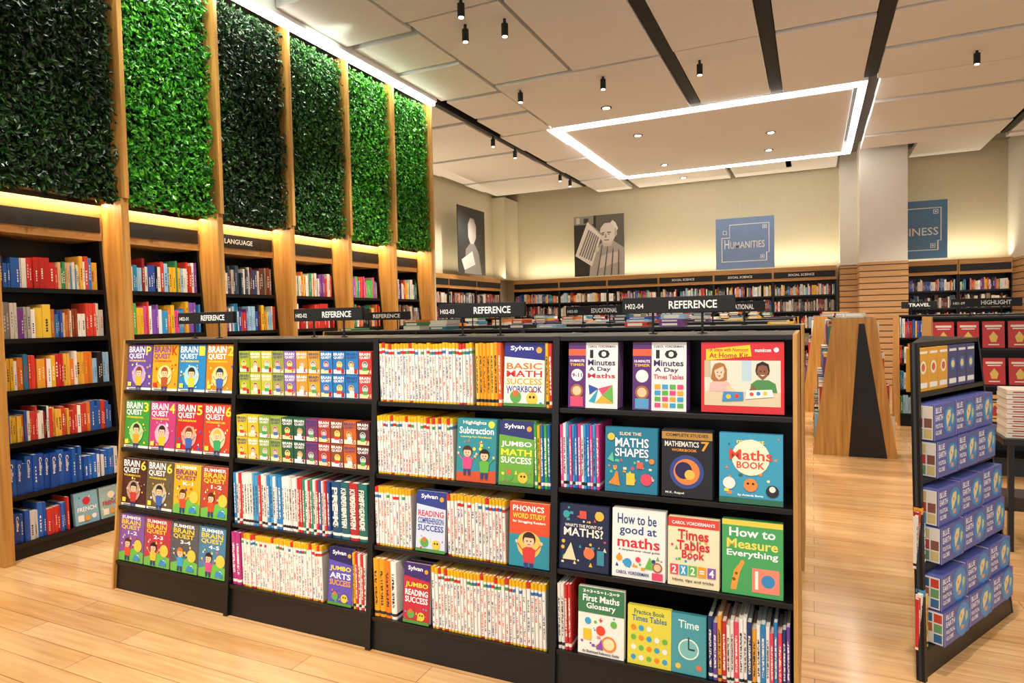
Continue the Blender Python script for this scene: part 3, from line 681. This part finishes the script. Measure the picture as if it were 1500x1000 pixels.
box_obj(-.235,z4[3],.285,.258,.06,'#C8242C',[('r',.0,.0,1,1,'#D02830'),('r',.04,.10,.96,.74,'#E8DCC8'),('r',.04,.10,.96,.30,'#D8C8A8'),('r',.50,.45,.62,.74,'#B8D0DC'),('r',.04,.5,.12,.74,'#C8B898'),('p',[(.06,.74),(.62,.80),(.60,.96),(.06,.90)],'#F0D020'),('t','1st Steps with Numicon',.09,.85,.58,.92,'#C02030'),('t','At Home Kit',.10,.775,.58,.85,'#C02030'),('t','numicon',.66,.86,.85,.91,'#FFFFFF'),('c',.91,.89,.03,'#FFFFFF'),
  ('p',[(.10,.30),(.38,.30),(.35,.42),(.28,.47),(.17,.47),(.11,.41)],'#E8B8B0'),('p',[(.14,.62),(.17,.69),(.23,.71),(.29,.69),(.32,.61),(.32,.46),(.27,.44),(.16,.44),(.12,.48)],'#A8703A'),('p',[(.165,.58),(.18,.65),(.225,.67),(.275,.65),(.29,.58),(.275,.50),(.225,.46),(.185,.50)],'#F0C8A8'),('p',[(.165,.60),(.18,.66),(.23,.68),(.28,.66),(.24,.64),(.19,.61)],'#A8703A'),('c',.205,.57,.008,'#302018'),('c',.25,.57,.008,'#302018'),('p',[(.205,.525),(.25,.525),(.228,.505)],'#B04040'),('p',[(.30,.40),(.36,.38),(.46,.27),(.43,.24),(.33,.31)],'#F0C8A8'),
  ('p',[(.60,.30),(.92,.30),(.90,.42),(.82,.47),(.68,.47),(.61,.41)],'#4A8A4A'),('p',[(.665,.60),(.68,.69),(.75,.73),(.82,.69),(.835,.60),(.82,.54),(.68,.54)],'#1A120E'),('p',[(.68,.59),(.70,.66),(.75,.68),(.80,.66),(.82,.59),(.80,.52),(.75,.475),(.70,.52)],'#8A5434'),('c',.725,.59,.009,'#180C08'),('c',.775,.59,.009,'#180C08'),('p',[(.72,.54),(.78,.54),(.75,.52)],'#F0E8E0'),('p',[(.64,.40),(.60,.34),(.56,.26),(.60,.24),(.68,.32)],'#8A5434'),
  ('p',[(.54,.20),(.88,.24),(.86,.34),(.56,.32)],'#F4F0E4'),('c',.62,.27,.025,'#E84830'),('c',.70,.28,.025,'#3A80D0'),('c',.78,.285,.025,'#F0C030'),('p',[(.26,.16),(.52,.18),(.52,.30),(.28,.30)],'#3A8CC8'),('c',.34,.23,.03,'#F0C030'),('c',.44,.24,.03,'#E84830')],'red boxed home maths kit with photo of two children',group='boxed kit on the top shelf')
spine_row(-.93,-.765,z4[2],['#E8489A','#3AA0DC','#F4F2EC','#F0C030','#D8408C','#2A70C0'],.0125,.255,False,'thin colourful book shelved spine outward','mixed children books',d=.19)
face_book(-.642,z4[2],.205,.25,.012,'#1E7A98',[('r',0,0,1,1,'#1E7A98')]+confetti(21,26,['#F08A30','#F0C840','#E84860','#60C0A0','#A0D8E8','#F4E8C0'],.04,.52)+[('t','SLIDE THE',.28,.88,.7,.93,'#F4E8C0'),('t','MATHS',.2,.70,.84,.84,'#FFFFFF'),('t','SHAPES',.2,.55,.84,.68,'#FFFFFF'),('p',[(.08,.12),(.25,.32),(.30,.1)],'#F08A30'),('r',.42,.12,.58,.30,'#F0C840'),('c',.80,.22,.11,'#E84860'),('p',[(.05,.5),(.15,.62),(.18,.45)],'#60C0A0'),('c',.12,.85,.07,'#F0C840'),('c',.9,.5,.05,'#F08A30'),('r',.62,.38,.74,.48,'#E86048')],'teal picture book about shapes with coloured shapes',1,group=F)
face_book(-.43,z4[2],.185,.25,.026,'#15151C',[('r',0,0,1,1,'#16161E'),('r',0,.86,1,.97,'#B88A3C'),('t','COMPLETE STUDIES',.08,.90,.92,.945,'#201808'),('t','MATHEMATICS',.06,.75,.74,.83,'#F0ECE0'),('t','7',.78,.70,.94,.84,'#F0A030'),('t','WORKBOOK',.2,.68,.7,.72,'#F0A030'),('c',.5,.38,.34,'#34468C'),('c',.5,.38,.26,'#E0863C'),('c',.44,.40,.17,'#241A50'),('c',.56,.34,.10,'#E8C050'),('t','M.K. Rajpal',.08,.04,.45,.08,'#F0ECE0')],'black mathematics workbook with orange and blue swirl',1,group=F)
face_book(-.205,z4[2],.215,.25,.016,'#2A8CB4',[('r',0,0,1,1,'#3A9CBC')]+confetti(33,20,['#F8E040','#F4E8C8','#F08A40','#E84860','#2A6A50'],.1,.95)+[('t','my first',.28,.84,.72,.92,'#F8E040'),('c',.5,.66,.30,'#F4E8C8'),('t','Maths',.16,.62,.84,.77,'#D84830'),('t','BOOK',.28,.50,.72,.60,'#D84830'),('c',.16,.28,.10,'#F0ECE4'),('c',.84,.20,.10,'#20262C'),('c',.84,.23,.05,'#F0ECE4'),('c',.5,.27,.11,'#F08A40'),('c',.46,.29,.02,'#202020'),('c',.54,.29,.02,'#202020'),('r',0,0,1,.08,'#2A6A50'),('t','by Amanda Burns',.3,.1,.7,.14,'#FFFFFF')],'blue first maths picture book with cartoon animals',1,group=F)
face_book(-.83,z4[1],.205,.255,.014,'#1A2244',[('r',0,0,1,1,'#1A2446')]+confetti(41,18,['#3AA0A8','#E8B84A','#D85048','#E8D8B0','#60B890'],.05,.48)+confetti(42,10,['#3AA0A8','#E8B84A','#D85048','#F4F0E4'],.75,.96)+[('t',"WHAT'S THE POINT OF",.12,.66,.88,.71,'#F4F0E4'),('t','MATHS?',.10,.52,.90,.65,'#F4F0E4'),('c',.15,.85,.07,'#3AA0A8'),('c',.82,.86,.09,'#E8B84A'),('r',.42,.80,.56,.92,'#D85048'),('p',[(.08,.15),(.25,.42),(.36,.15)],'#E8D8B0'),('c',.62,.28,.11,'#E8784A'),('r',.78,.12,.92,.34,'#3A8CA0')],'dark navy maths picture book with little illustrations',1,group=F)
face_book(-.61,z4[1],.205,.26,.018,'#F2EFE8',[('r',0,0,1,1,'#F4F1EA'),('t','How to be',.10,.78,.84,.93,'#1A4A88'),('t','good at',.14,.60,.84,.76,'#1A4A88'),('t','maths',.10,.44,.90,.60,'#D82C34'),('t',"A simplest-ever visual guide",.12,.38,.9,.42,'#303038')]+confetti(55,14,['#F0A030','#3AA0D0','#E84860','#6AB84A','#1A4A88'],.13,.34)+[('c',.14,.28,.06,'#F0A030'),('c',.30,.22,.08,'#3AA0D0'),('c',.5,.28,.05,'#E84860'),('p',[(.62,.16),(.72,.34),(.82,.16)],'#6AB84A'),('c',.86,.2,.09,'#A06030'),('c',.86,.2,.065,'#F0C49C'),('r',.76,.02,.96,.12,'#E04A70'),('t','CAROL VORDERMAN',.08,.05,.70,.10,'#1A4A88')],'white maths guide with large blue and red title',1,group=F)
face_book(-.405,z4[1],.185,.25,.016,'#F0E2B4',[('r',0,0,1,1,'#F3E6BE'),('r',0,.86,1,1,'#E04838')]+confetti(61,16,['#3AA0D0','#F0A030','#6AB84A','#E84860'],.36,.84)+[('t',"CAROL VORDERMAN'S",.08,.90,.92,.95,'#FFFFFF'),('t','Times',.20,.68,.80,.83,'#D02838'),('t','Tables',.18,.53,.82,.67,'#D02838'),('t','Book',.28,.41,.72,.53,'#D02838')]+[('r',.05+.182*k,.16,.21+.182*k,.31,['#E84860','#3AA0D0','#6AB84A','#F0A030','#8A5AB0'][k]) for k in range(5)]+[('t',ch,.085+.182*k,.18+(.03 if ch=='=' else 0),.175+.182*k,.29-(.03 if ch=='=' else 0),'#FFFFFF') for k,ch in enumerate('2x2=4')]+[('t','Hints, tips and tricks',.1,.06,.9,.11,'#303038')],'cream times tables book with red title and number tiles',1,group=F)
face_book(-.20,z4[1],.205,.262,.016,'#3E9A54',[('r',0,0,1,1,'#48A45C'),('r',0,.93,1,1,'#F0D048'),('t','How to',.12,.78,.88,.90,'#FFFFFF'),('t','Measure',.08,.62,.92,.75,'#F8E060'),('t','Everything',.08,.49,.92,.60,'#FFFFFF'),('p',[(.14,.06),(.24,.06),(.30,.30),(.38,.44),(.32,.45),(.20,.32)],'#E8A040'),('c',.2,.2,.03,'#8A5020'),('c',.24,.28,.025,'#8A5020'),('c',.34,.44,.035,'#E8A040'),('r',.50,.06,.94,.38,'#F48A70'),('r',.55,.10,.60,.34,'#F8F4E8'),('c',.76,.22,.11,'#3A8CC0')],'green measuring book with giraffe and large title',1,group=F)
spine_row(-.932,-.862,z4[0],['#C83030','#E8E4DC','#F0EEE6'],.014,.262,False,'thin maths book shelved spine outward','mixed children books',d=.19)
face_book(-.755,z4[0],.185,.258,.010,'#F2EEDC',[('r',0,0,1,1,'#F2EFE4')]+confetti(71,16,['#E84830','#3AA0D0','#6AB84A','#F0C030','#8A4AB0'],.1,.58)+[('r',0,.62,1,1,'#3A7A50'),('t','2+3+5+1-2=9',.10,.92,.9,.965,'#FFFFFF'),('t','First Maths',.1,.79,.9,.89,'#FFFFFF'),('t','Glossary',.18,.66,.82,.77,'#FFFFFF'),('c',.5,.38,.10,'#E84830'),('c',.22,.5,.07,'#3AA0D0'),('c',.78,.5,.07,'#6AB84A'),('r',.12,.22,.30,.38,'#F0C030'),('c',.68,.20,.16,'#F08A30'),('c',.68,.20,.12,'#F4E0B0'),('t','An Illustrated Reference Guide',.1,.03,.9,.07,'#303038'),('p',[(.40,.10),(.52,.26),(.56,.1)],'#8A4AB0'),('t','+',.46,.50,.54,.57,'#D82C34'),('t','=',.42,.26,.5,.29,'#D82C34')],'green and white illustrated maths glossary',1,group=F)
face_book(-.566,z4[0],.165,.218,.008,'#D8CC3A',[('r',0,0,1,1,'#E0D64A'),('t','Practice Book',.15,.86,.85,.94,'#2A6A50'),('t','Times Tables',.10,.74,.90,.84,'#2A6A9A')]+[('c',.14+.18*(k%5),.12+.17*(k//5),.06,['#3AA0D0','#F4F0E4','#6AB84A','#F08A30'][k%4]) for k in range(18)],'yellow times tables practice book with dots',1,group=F)
face_book(-.42,z4[0],.125,.215,.008,'#3A8C98',[('r',0,0,1,1,'#4A9CA4'),('t','Time',.2,.76,.8,.9,'#D8F0E8'),('c',.5,.42,.30,'#E8F0E4'),('c',.5,.42,.26,'#7CC0BC'),('r',.48,.42,.52,.62,'#203C44'),('r',.5,.405,.68,.435,'#203C44'),('c',.2,.12,.08,'#E8C850'),('c',.8,.14,.08,'#E87050')],'teal practice book about telling time with clock',1,group=F)
spine_row(-.35,-.068,z4[0],['#2A84C0','#E84860','#F0ECE4','#C83030','#3A9C8A','#E8A030','#6A4A9C','#F4F2EC','#1C3C70'],.0145,.225,False,'thin children book shelved spine outward','mixed children books',hv=.02,d=.18)
# ---- first wall bay
root,MB1,yfb,wd=BAY
def spine_text(M,x,t,y,z,h,txt,c):
    T=MB(); T.text(txt,0,-.5,1,.5,0,c,.02)
    i=len(STUFF.v)
    for vx,vy,vz in T.v: STUFF.v.append(tuple(M@Vector((x+t*.5+vz*t*.40,y-.0024,z+h*(.9-vx*.5)))))
    for f in T.f: STUFF.f.append(tuple(i+k for k in f)); STUFF.m.append(0); STUFF.c.append(c)
def bay_row(zi,segs,txt=None,inj=.22):
    z=LS[zi]; x=.03
    for (x1,cols,t,hh) in segs:
        lc=[hx(c) for c in cols]; k=0; c=lc[0]; h2=hh
        e=min(x1,wd-.03)
        while x+t*.6<e:
            tt=min(t*R.uniform(.5,1.4),e-x)
            if k%2==0 or R.random()<.6: c=R.choice(lc) if R.random()>inj else R.choice(MIXL); h2=hh*R.uniform(.80,1.08)
            y=yfb(z)+.012+R.uniform(0,.02)
            if txt and tt>.034:
                STUFF.box((x+.0006,y,z+.001),(x+tt-.0006,y+.17,z+h2),0,c,MB1)
                spine_text(MB1,x,tt,y,z,h2,txt,hx('#F2F0EA'))
            else: bulk_book(MB1,x,tt,y,z,h2,c,lc)
            x+=tt;k+=1
bay_row(5,[(.14,['#2A3C60','#E8E4DC','#C8C4BC','#1C2A48'],.03,.26),(.28,['#E8E4DC','#6AA0D8','#2A5CA8','#8A3A30'],.022,.20),(.46,['#C82C28','#B82824','#C82C28','#E8E2D2'],.03,.22),(.62,['#C83C30','#3A8CC0','#E8D890','#D8B080','#3A8C5A'],.018,.19),(.80,['#3A70B8','#C83C30','#E8E4DC','#5A98C8','#E8B040'],.026,.24)])
bay_row(4,[(.30,['#DAD4C6','#8A8478','#F0ECE0','#5A5A60','#B8B4A8','#384858'],.020,.24),(.40,['#E8C040','#E8C040','#F0ECE0'],.045,.23),(.64,['#B86A30','#D8B080','#8A3A20','#E8E2D2','#3A6A9A'],.020,.19),(.80,['#C82C28','#D84030','#E8E2D2','#E8A030'],.022,.23)])
bay_row(3,[(.16,['#C82C28','#F0ECE0','#2A5CA8'],.018,.2),(.45,['#C82C28','#D84030','#F0ECE0','#E8A030','#5A9A50'],.022,.22),(.66,['#E07828','#D84030','#E8B040','#C82C28'],.030,.23),(.80,['#C82C28','#E8E2D2','#E87838','#2A5CA8'],.020,.21)])
bay_row(2,[(.20,['#E8E2D2','#3A8C5A','#E8C040','#C83C30','#2A5CA8'],.016,.2),(.42,['#C83C30','#3A8C5A','#E8E2D2','#E8B040'],.018,.21),(.58,['#E8B040','#F0ECE0','#5A9AC8','#C83C30'],.020,.19),(.80,['#2A5CA8','#C83C30','#2A5CA8','#F0ECE0'],.022,.2)])
bay_row(1,[(.52,['#1E4CA0','#2058A8','#1C4490'],.042,.23),(.80,['#1E50A8','#2C6CC0','#1C4490','#E8E4DC'],.024,.19)],'Collins',.03)
bay_row(0,[(.25,['#1E50A8','#2864B8','#183C88','#C8C4BC'],.028,.22),(.40,['#C83028','#E8E4DC','#2864B8'],.024,.21)],'Collins',.05)
for k,(cx,c,tt) in enumerate(((.52,'#8AB8C8','FRENCH'),(.70,'#A8C4C0','FRENCH'))):
    face_book(cx,LS[0],.165,.225,.015,c,confetti(81+k,14,['#C83040','#F4E8C8','#E8A040','#2A5CA8'],.05,.95)+[('c',.5,.72,.16,'#C83040' if k==0 else '#F4E8C8'),('t',tt,.10,.40,.90,.54,'#FFFFFF' if k==0 else '#C83040'),('r',.1,.1,.35,.3,'#F0E8D0'),('r',.4,.1,.6,.26,'#E8A040'),('c',.78,.2,.1,'#F4F0E4')],'pale blue french language book shown face-out',1,y=yfb(LS[0])+.02,M=MB1,group='language books on wall bookcase')
# ------------------------------------------------------------ corner globe display
UX=Vector((.495,.869,0)); UN=Vector((-.869,.495,0)); A0=Vector((.392,3.00,0)); FL=.98; HT=1.35
C0=Vector((.56,4.20,0))
def Lf(z): f=z/HT; return A0+UX*(.29*f)+UN*(.15*f)
def Rt(z): f=z/HT; return A0+UX*FL+UN*(.15*f)
gd=empty('display_shelving',(.65,3.75,0)); tag(gd,'black sloping corner display stacked with blue globe boxes','bookshelf')
off=Vector((-.65,-3.75,0))
def tri(z):
    a=Lf(z)+off; b=Rt(z)+off; c=C0+off; return [(a.x,a.y),(b.x,b.y),(c.x,c.y)]
GZ=[.10,.42,.77,1.13]
m=MB(); m.prism_z(tri(0),tri(.08),0,.08); m.build('plinth',[BLACK],gd)
for z in GZ: 
    m=MB(); m.prism_z(tri(z-.02),tri(z-.002),z-.02,z); m.build('shelf',[BLACK],gd)
m=MB(); m.prism_z(tri(HT-.02),tri(HT),HT-.02,HT); m.build('top_panel',[BLACK],gd)
def slab(p0,p1,q0,q1,t=.01):
    m=MB(); n=(p1-p0).cross(Vector((0,0,1))).normalized()*t
    m.hexa([p0,p1,p1+n,p0+n,q0,q1,q1+n,q0+n]); return m
def up(v,z): return Vector((v.x,v.y,z))+off
m=slab(up(Rt(0)+UX*.005,0),up(C0,0),up(Rt(HT)+UX*.005,HT),up(C0,HT)); m.build('side_panel',[BLACK],gd)
m=slab(up(C0,0),up(Lf(0),0),up(C0,HT),up(Lf(HT),HT)); m.build('back_panel',[BLACK],gd)
fb=MB()
def fp(t,z,o): f=z/HT; p=A0+UX*t+UN*(.15*f-o)+off; return Vector((p.x,p.y,z))
def fh(t0,t1,z0,z1,o0,o1): 
    a=.29*z0/HT; b=.29*z1/HT
    fb.hexa([fp(t0+a,z0,o1),fp(t1+a,z0,o1),fp(t1+a,z0,o0),fp(t0+a,z0,o0),fp(t0+b,z1,o1),fp(t1+b,z1,o1),fp(t1+b,z1,o0),fp(t0+b,z1,o0)])
fh(0,.022,0,HT,-.02,.012); fb.build('corner_post',[BLACK],gd)
ang=math.atan2(UX.y,UX.x)
def globe_design(k):
    d=[('r',0,0,1,1,'#545CA0'),('r',0,0,.03,1,'#8A90C8')]
    d+=[('c',.72,.50,.30,'#246CA8'),('c',.72,.50,.27,'#3488C4'),('p',[(.58,.42),(.56,.60),(.64,.78),(.78,.80),(.78,.60),(.68,.40),(.60,.28)],'#E0D098'),('p',[(.84,.34),(.92,.46),(.93,.62),(.85,.68),(.82,.52)],'#B8C890'),('p',[(.62,.20),(.76,.18),(.78,.30),(.66,.32)],'#D09A80'),('c',.66,.6,.03,'#D88A6A'),
        ('t','BLUE',.06,.76,.34,.92,'#F8F8FC'),('t','EARTH',.06,.55,.40,.71,'#F8F8FC'),('t','POLITICAL',.06,.34,.40,.46,'#F8F8FC'),('t','GLOBE',.06,.16,.34,.28,'#F8F8FC')]
    return d
def side_art(o,w,h,t):
    cs=['#B06848','#D8C080','#3A6A9A','#8A5A4C','#6A9A6A','#E8E0D0','#C84838']
    A=MB(); x=-w/2-.0008
    def q(y0,z0,y1,z1,c,e): A.poly([(x-e,y1,z0),(x-e,y0,z0),(x-e,y0,z1),(x-e,y1,z1)],0,hx(c))
    q(.004,.004,t-.004,h-.004,'#E8E4DC',0)
    for a in range(2):
        for b in range(3): q(.008+a*(t-.012)/2,.010+b*(h-.016)/3,.002+(a+1)*(t-.012)/2,.004+(b+1)*(h-.016)/3,cs[(a*3+b*2+int(h*1000))%7],.0003)
    A.build('side_print',[INK],parent=o)
def on_face(t,z,dy=0):
    f=z/HT; p=A0+UX*t+UN*(.15*f+.012+dy); return Vector((p.x,p.y,0))
for zi,hh in ((0,.142),(1,.155),(2,.155)):
    z=GZ[zi]
    for k in range(3):
        t0=.14+.06*zi; wb=(FL-.01-t0)/3
        t=t0+wb*(k+.5)
        for l in range(2):
            p=on_face(t,z,-.045)
            M=Matrix.Translation(p)@Matrix.Rotation(ang,4,'Z')
            o=box_obj(0,z+l*(hh+.003),wb-.022,hh,.085,'#545CA0',globe_design(k+l),'purple-blue cardboard globe box with white title and printed earth',name='globe_box',cat='box',tilt=0,y=.0+l*.012+.006*k,M=M,group='globe boxes')
            side_art(o,wb-.022,hh,.085)
z=GZ[3]
for k,c in enumerate(('#E8A830','#E8A830','#E8A830','#36427C','#36427C','#36427C')):
    p=on_face(.345+.104*k,z); M=Matrix.Translation(p)@Matrix.Rotation(ang,4,'Z')
    box_obj(0,z,.098,.195,.05,c,[('c',.5,.55,.3,'#F0E8D0' if k<3 else '#3A78C0'),('r',.1,.08,.9,.2,'#F4F0E4'),('r',.1,.86,.9,.92,'#F4F0E4'),('c',.5,.55,.18,'#D86030' if k<3 else '#E8D890')],'small upright puzzle box in orange or blue',name='puzzle_box',cat='box',tilt=0,y=0,M=M,group='puzzle boxes')
for zi,cs in ((0,['#C83030','#E8E4DC','#3A8CC0','#E8B840']),(1,['#E8E4DC','#A83030','#E8A040','#2A5A8A'])):
    for k in range(4):
        t=.035+.0235*k+.065*zi; p=on_face(t,GZ[zi])
        spine_book(p.x,p.y,GZ[zi],.022,.22+.012*(k%3),.012+.009*k,cs[k%4],label='slim colourful book shelved beside globe boxes',group='slim books beside globe boxes',rz=ang)
# highlight unit
gondola((1.0,7.0,0),0,1.1,[.16,.47,.80,1.13],'low black shelving unit of face-out new titles','highlight shelving',ends=(True,False))
gondola((2.1,7.0,0),0,1.1,[.16,.47,.80,1.13],'low black shelving unit of face-out new titles','highlight shelving',ends=(False,True))
gondola((1.0,9.6,0),0,1.8,[.16,.47,.80,1.13],'low black shelving unit of travel books','travel shelving',ends=(True,True))
M=Mof((1.0,9.6,0),0)
for z in (.16,.47,.80,1.13): bulk_row(M,.02,1.78,yfr(z)+.02,z,.2,.265,'mix')
sign(1.27,10.0,H,'','TRAVEL',w=.40,h=.09); sign(1.47,7.38,H,'H01-09','HIGHLIGHT',w=.55,h=.08)
for i,(zi,items) in enumerate(((1.13,['#D02A22']*4+['#4A9238']*7),(.80,['#4A9238']*2+['#D02A22']*2+['#E4DED0']*2+['#4A9238']*2+['#1C1C20']*3),(.47,['#E8C040']*4+['#E4DED0']*3+['#2A5CA8']*4))):
    for k,c in enumerate(items):
        x=1.10+.19*k+(.0 if k<5 else .03)
        dark=c in('#E4DED0','#E8C040'); ink='#1A1A1E' if dark else '#F4F0E4'
        d=[('r',.12,.78,.88,.86,ink),('r',.2,.70,.8,.74,ink),('p',[(.30,.42),(.5,.62),(.70,.42),(.62,.22),(.38,.22)],'#E8C860' if not dark else '#B82420'),('r',.25,.1,.75,.14,ink)]
        face_book(x,zi,.165,.24,.02,c,d,'face-out hardback in plain bold cover',0,y=7.0+yfr(zi)+.016,group='face-out new titles')
tb=empty('display_table',(1.5,5.1,0)); tag(tb,'low black display table with stacked books','table')
m=MB(); m.box((-.45,-.3,.66),(.6,.3,.70)); m.build('table_top',[BLACK],tb,bevel=.003)
for a in (-.42,.54):
    for b in (-.27,.24):
        m=MB(); m.box((a,b,0),(a+.03,b+.03,.66)); m.build('leg',[BLACK],tb)
m=MB(); m.box((-.45,-.26,.25),(.6,.26,.27)); m.build('shelf',[BLACK],tb)
for j in range(3):
    zz=.7005
    for k in range(10):
        x0=1.07+.19*j+.003*(k%2); t=.029
        STUFF.box((x0,4.84,zz),(x0+.165,5.07,zz+t-.003),0,hx(['#E0D2C2','#C8686A','#E8DCD4'][j] if k%2 else '#E6DCCC'))
        STUFF.box((x0+.03,4.8385,zz+.010),(x0+.13,4.8386,zz+.017),0,hx('#A83038'))
        zz+=t+.0006
# ------------------------------------------------------------ posters
def poster(name,loc,rz,w,h,design,label,bgc):
    m=MB(); m.box((-w/2,0,0),(w/2,.02,h)); o=m.build(name,[COVER],loc=loc); o.color=hx(bgc); o.rotation_euler=(-.0,0,rz)
    A=MB(); y=-.001
    for it in design:
        c=hx(it[-1]); y-=.0006
        if it[0]=='r': A.rect((it[1]-.5)*w,it[2]*h,(it[3]-.5)*w,it[4]*h,y,c)
        elif it[0]=='c': A.disc((it[1]-.5)*w,it[2]*h,it[3]*w,y,c,28)
        elif it[0]=='p': A.poly([((u-.5)*w,y,v*h) for u,v in it[1]],0,c)
        elif it[0]=='t':
            T=MB(); T.text(it[1],(it[2]-.5)*w,it[3]*h,(it[4]-.5)*w,it[5]*h,y,c,.01); T.build('poster_lettering',[INK],parent=o)
    A.build('poster_print',[INK],parent=o)
    tag(o,label,'poster'); return o
man=[('r',0,0,1,1,'#6A6862'),('r',0,.0,.45,1,'#35342F'),('r',.0,.86,.4,1,'#9A9890'),('r',.05,.88,.12,.98,'#D8D4CC'),('r',.2,.88,.3,.96,'#45433E'),
 ('p',[(.42,.42),(.52,.52),(.62,.56),(.80,.56),(1,.44),(1,0),(.3,0),(.34,.3)],'#B8B4AC'),('p',[(.56,.56),(.60,.48),(.74,.48),(.80,.57)],'#D8D2C8'),
 ('p',[(.52,.66),(.54,.78),(.62,.86),(.74,.86),(.83,.78),(.84,.66),(.80,.58),(.72,.53),(.62,.53),(.55,.59)],'#E8E2D8'),('p',[(.82,.62),(.87,.66),(.86,.74),(.82,.74)],'#C8C0B4'),
 ('p',[(.56,.70),(.62,.715),(.62,.70),(.56,.685)],'#3A3834'),('p',[(.67,.715),(.75,.71),(.75,.695),(.67,.70)],'#3A3834'),('c',.595,.675,.013,'#202020'),('c',.705,.675,.013,'#202020'),('p',[(.635,.68),(.655,.68),(.665,.62),(.62,.62)],'#A8A094'),('r',.61,.575,.71,.588,'#5A5650'),
 ('p',[(.74,.86),(.83,.78),(.86,.72),(.89,.76),(.84,.86),(.78,.90)],'#F4F0E8'),
 ('p',[(.02,.35),(.28,.90),(.56,.66),(.36,.16)],'#F4F0E8'),('p',[(.28,.90),(.30,.91),(.60,.66),(.56,.66)],'#A8A49C'),
 ('p',[(.50,.12),(.92,.22),(.88,.38),(.66,.36),(.5,.30)],'#DCD6CA'),('p',[(.40,.38),(.50,.40),(.52,.46),(.46,.49),(.38,.44)],'#E4DED4'),('r',.34,.40,.44,.415,'#D8D2C8')]
for k in range(6):
    man.append(('p',[(.10+.045*k,.36-.02*k),(.125+.045*k,.345-.02*k),(.33+.036*k,.76-.025*k),(.305+.036*k,.775-.025*k)],'#87857F'))
for k in range(4): man.append(('p',[(.45+.14*k,0),(.48+.14*k,0),(.58+.11*k,.50-.03*k),(.56+.11*k,.5-.03*k)],'#6A6860'))
poster('wall_poster',(-4.5,14.60,2.43),0,1.2,1.40,man,'black and white photo poster of a man reading a newspaper','#4A4A48')
def corner_sq(u,v,c='#F0F2F6'):
    s=.035; return [('r',u-s,v-s*1.1,u+s,v-s*.8,c),('r',u-s,v+s*.8,u+s,v+s*1.1,c),('r',u-s,v-s,u-s*.7,v+s,c),('r',u+s*.7,v-s,u+s,v+s,c)]
def label_poster(word,tx=(.15,.235,.25,.84)):
    I='#F0F2F6'
    return [('r',.10,.14,.88,.155,I),('r',.24,.86,.92,.875,I),('r',.10,.14,.115,.62,I),('r',.905,.30,.92,.875,I),('r',.10,.61,.24,.625,I),('r',.24,.61,.25,.875,I),('r',.86,.14,.88,.30,I),('r',.86,.30,.92,.31,I),('t',word[0],tx[0],.40,tx[1],.58,I),('t',word[1:],tx[2],.40,tx[3],.535,I)]+corner_sq(.80,.22)+corner_sq(.16,.72)+corner_sq(.84,.80)+[('c',.80,.22,.015,I),('c',.84,.80,.015,I)]
poster('wall_poster',(-1.3,14.60,2.43),0,1.17,1.08,label_poster('HUMANITIES'),'pale blue poster with white line frame reading humanities','#86A4D0')
poster('wall_poster',(1.72,14.60,2.45),0,1.18,1.10,label_poster('BUSINESS',(.18,.26,.275,.875)),'blue poster with white line frame reading business','#5A8CC0')
poster('wall_poster',(-6.60,12.3,2.45),math.radians(90),1.2,1.4,[('r',0,0,1,1,'#3A3A3A'),('p',[(.36,.55),(.36,.75),(.45,.85),(.58,.84),(.66,.74),(.65,.56),(.56,.46),(.44,.46)],'#C8C4BC'),('p',[(.2,0),(.26,.36),(.42,.46),(.6,.46),(.74,.34),(.85,0)],'#8A8884'),('p',[(.1,.2),(.5,.35),(.6,.15),(.2,.05)],'#E0DCD4')],'black and white portrait photo poster','#3A3A3A')

o=STUFF.build('book_rows',[INK]); tag(o,'rows and stacks of assorted books on the more distant shelves','book'); o['kind']='stuff'

# ------------------------------------------------------------ camera
cam=bpy.data.cameras.new('camera'); cam.sensor_width=36; cam.lens=36*950/1500; cam.clip_end=100
co=bpy.data.objects.new('camera',cam); COL.objects.link(co)
co.matrix_world=Matrix.Translation((0,0,1.5))@Matrix.Rotation(math.radians(24.9),4,'Z')@Matrix.Rotation(math.radians(90-2.1),4,'X')@Matrix.Rotation(math.radians(-1.27),4,'Z')
scn.camera=co
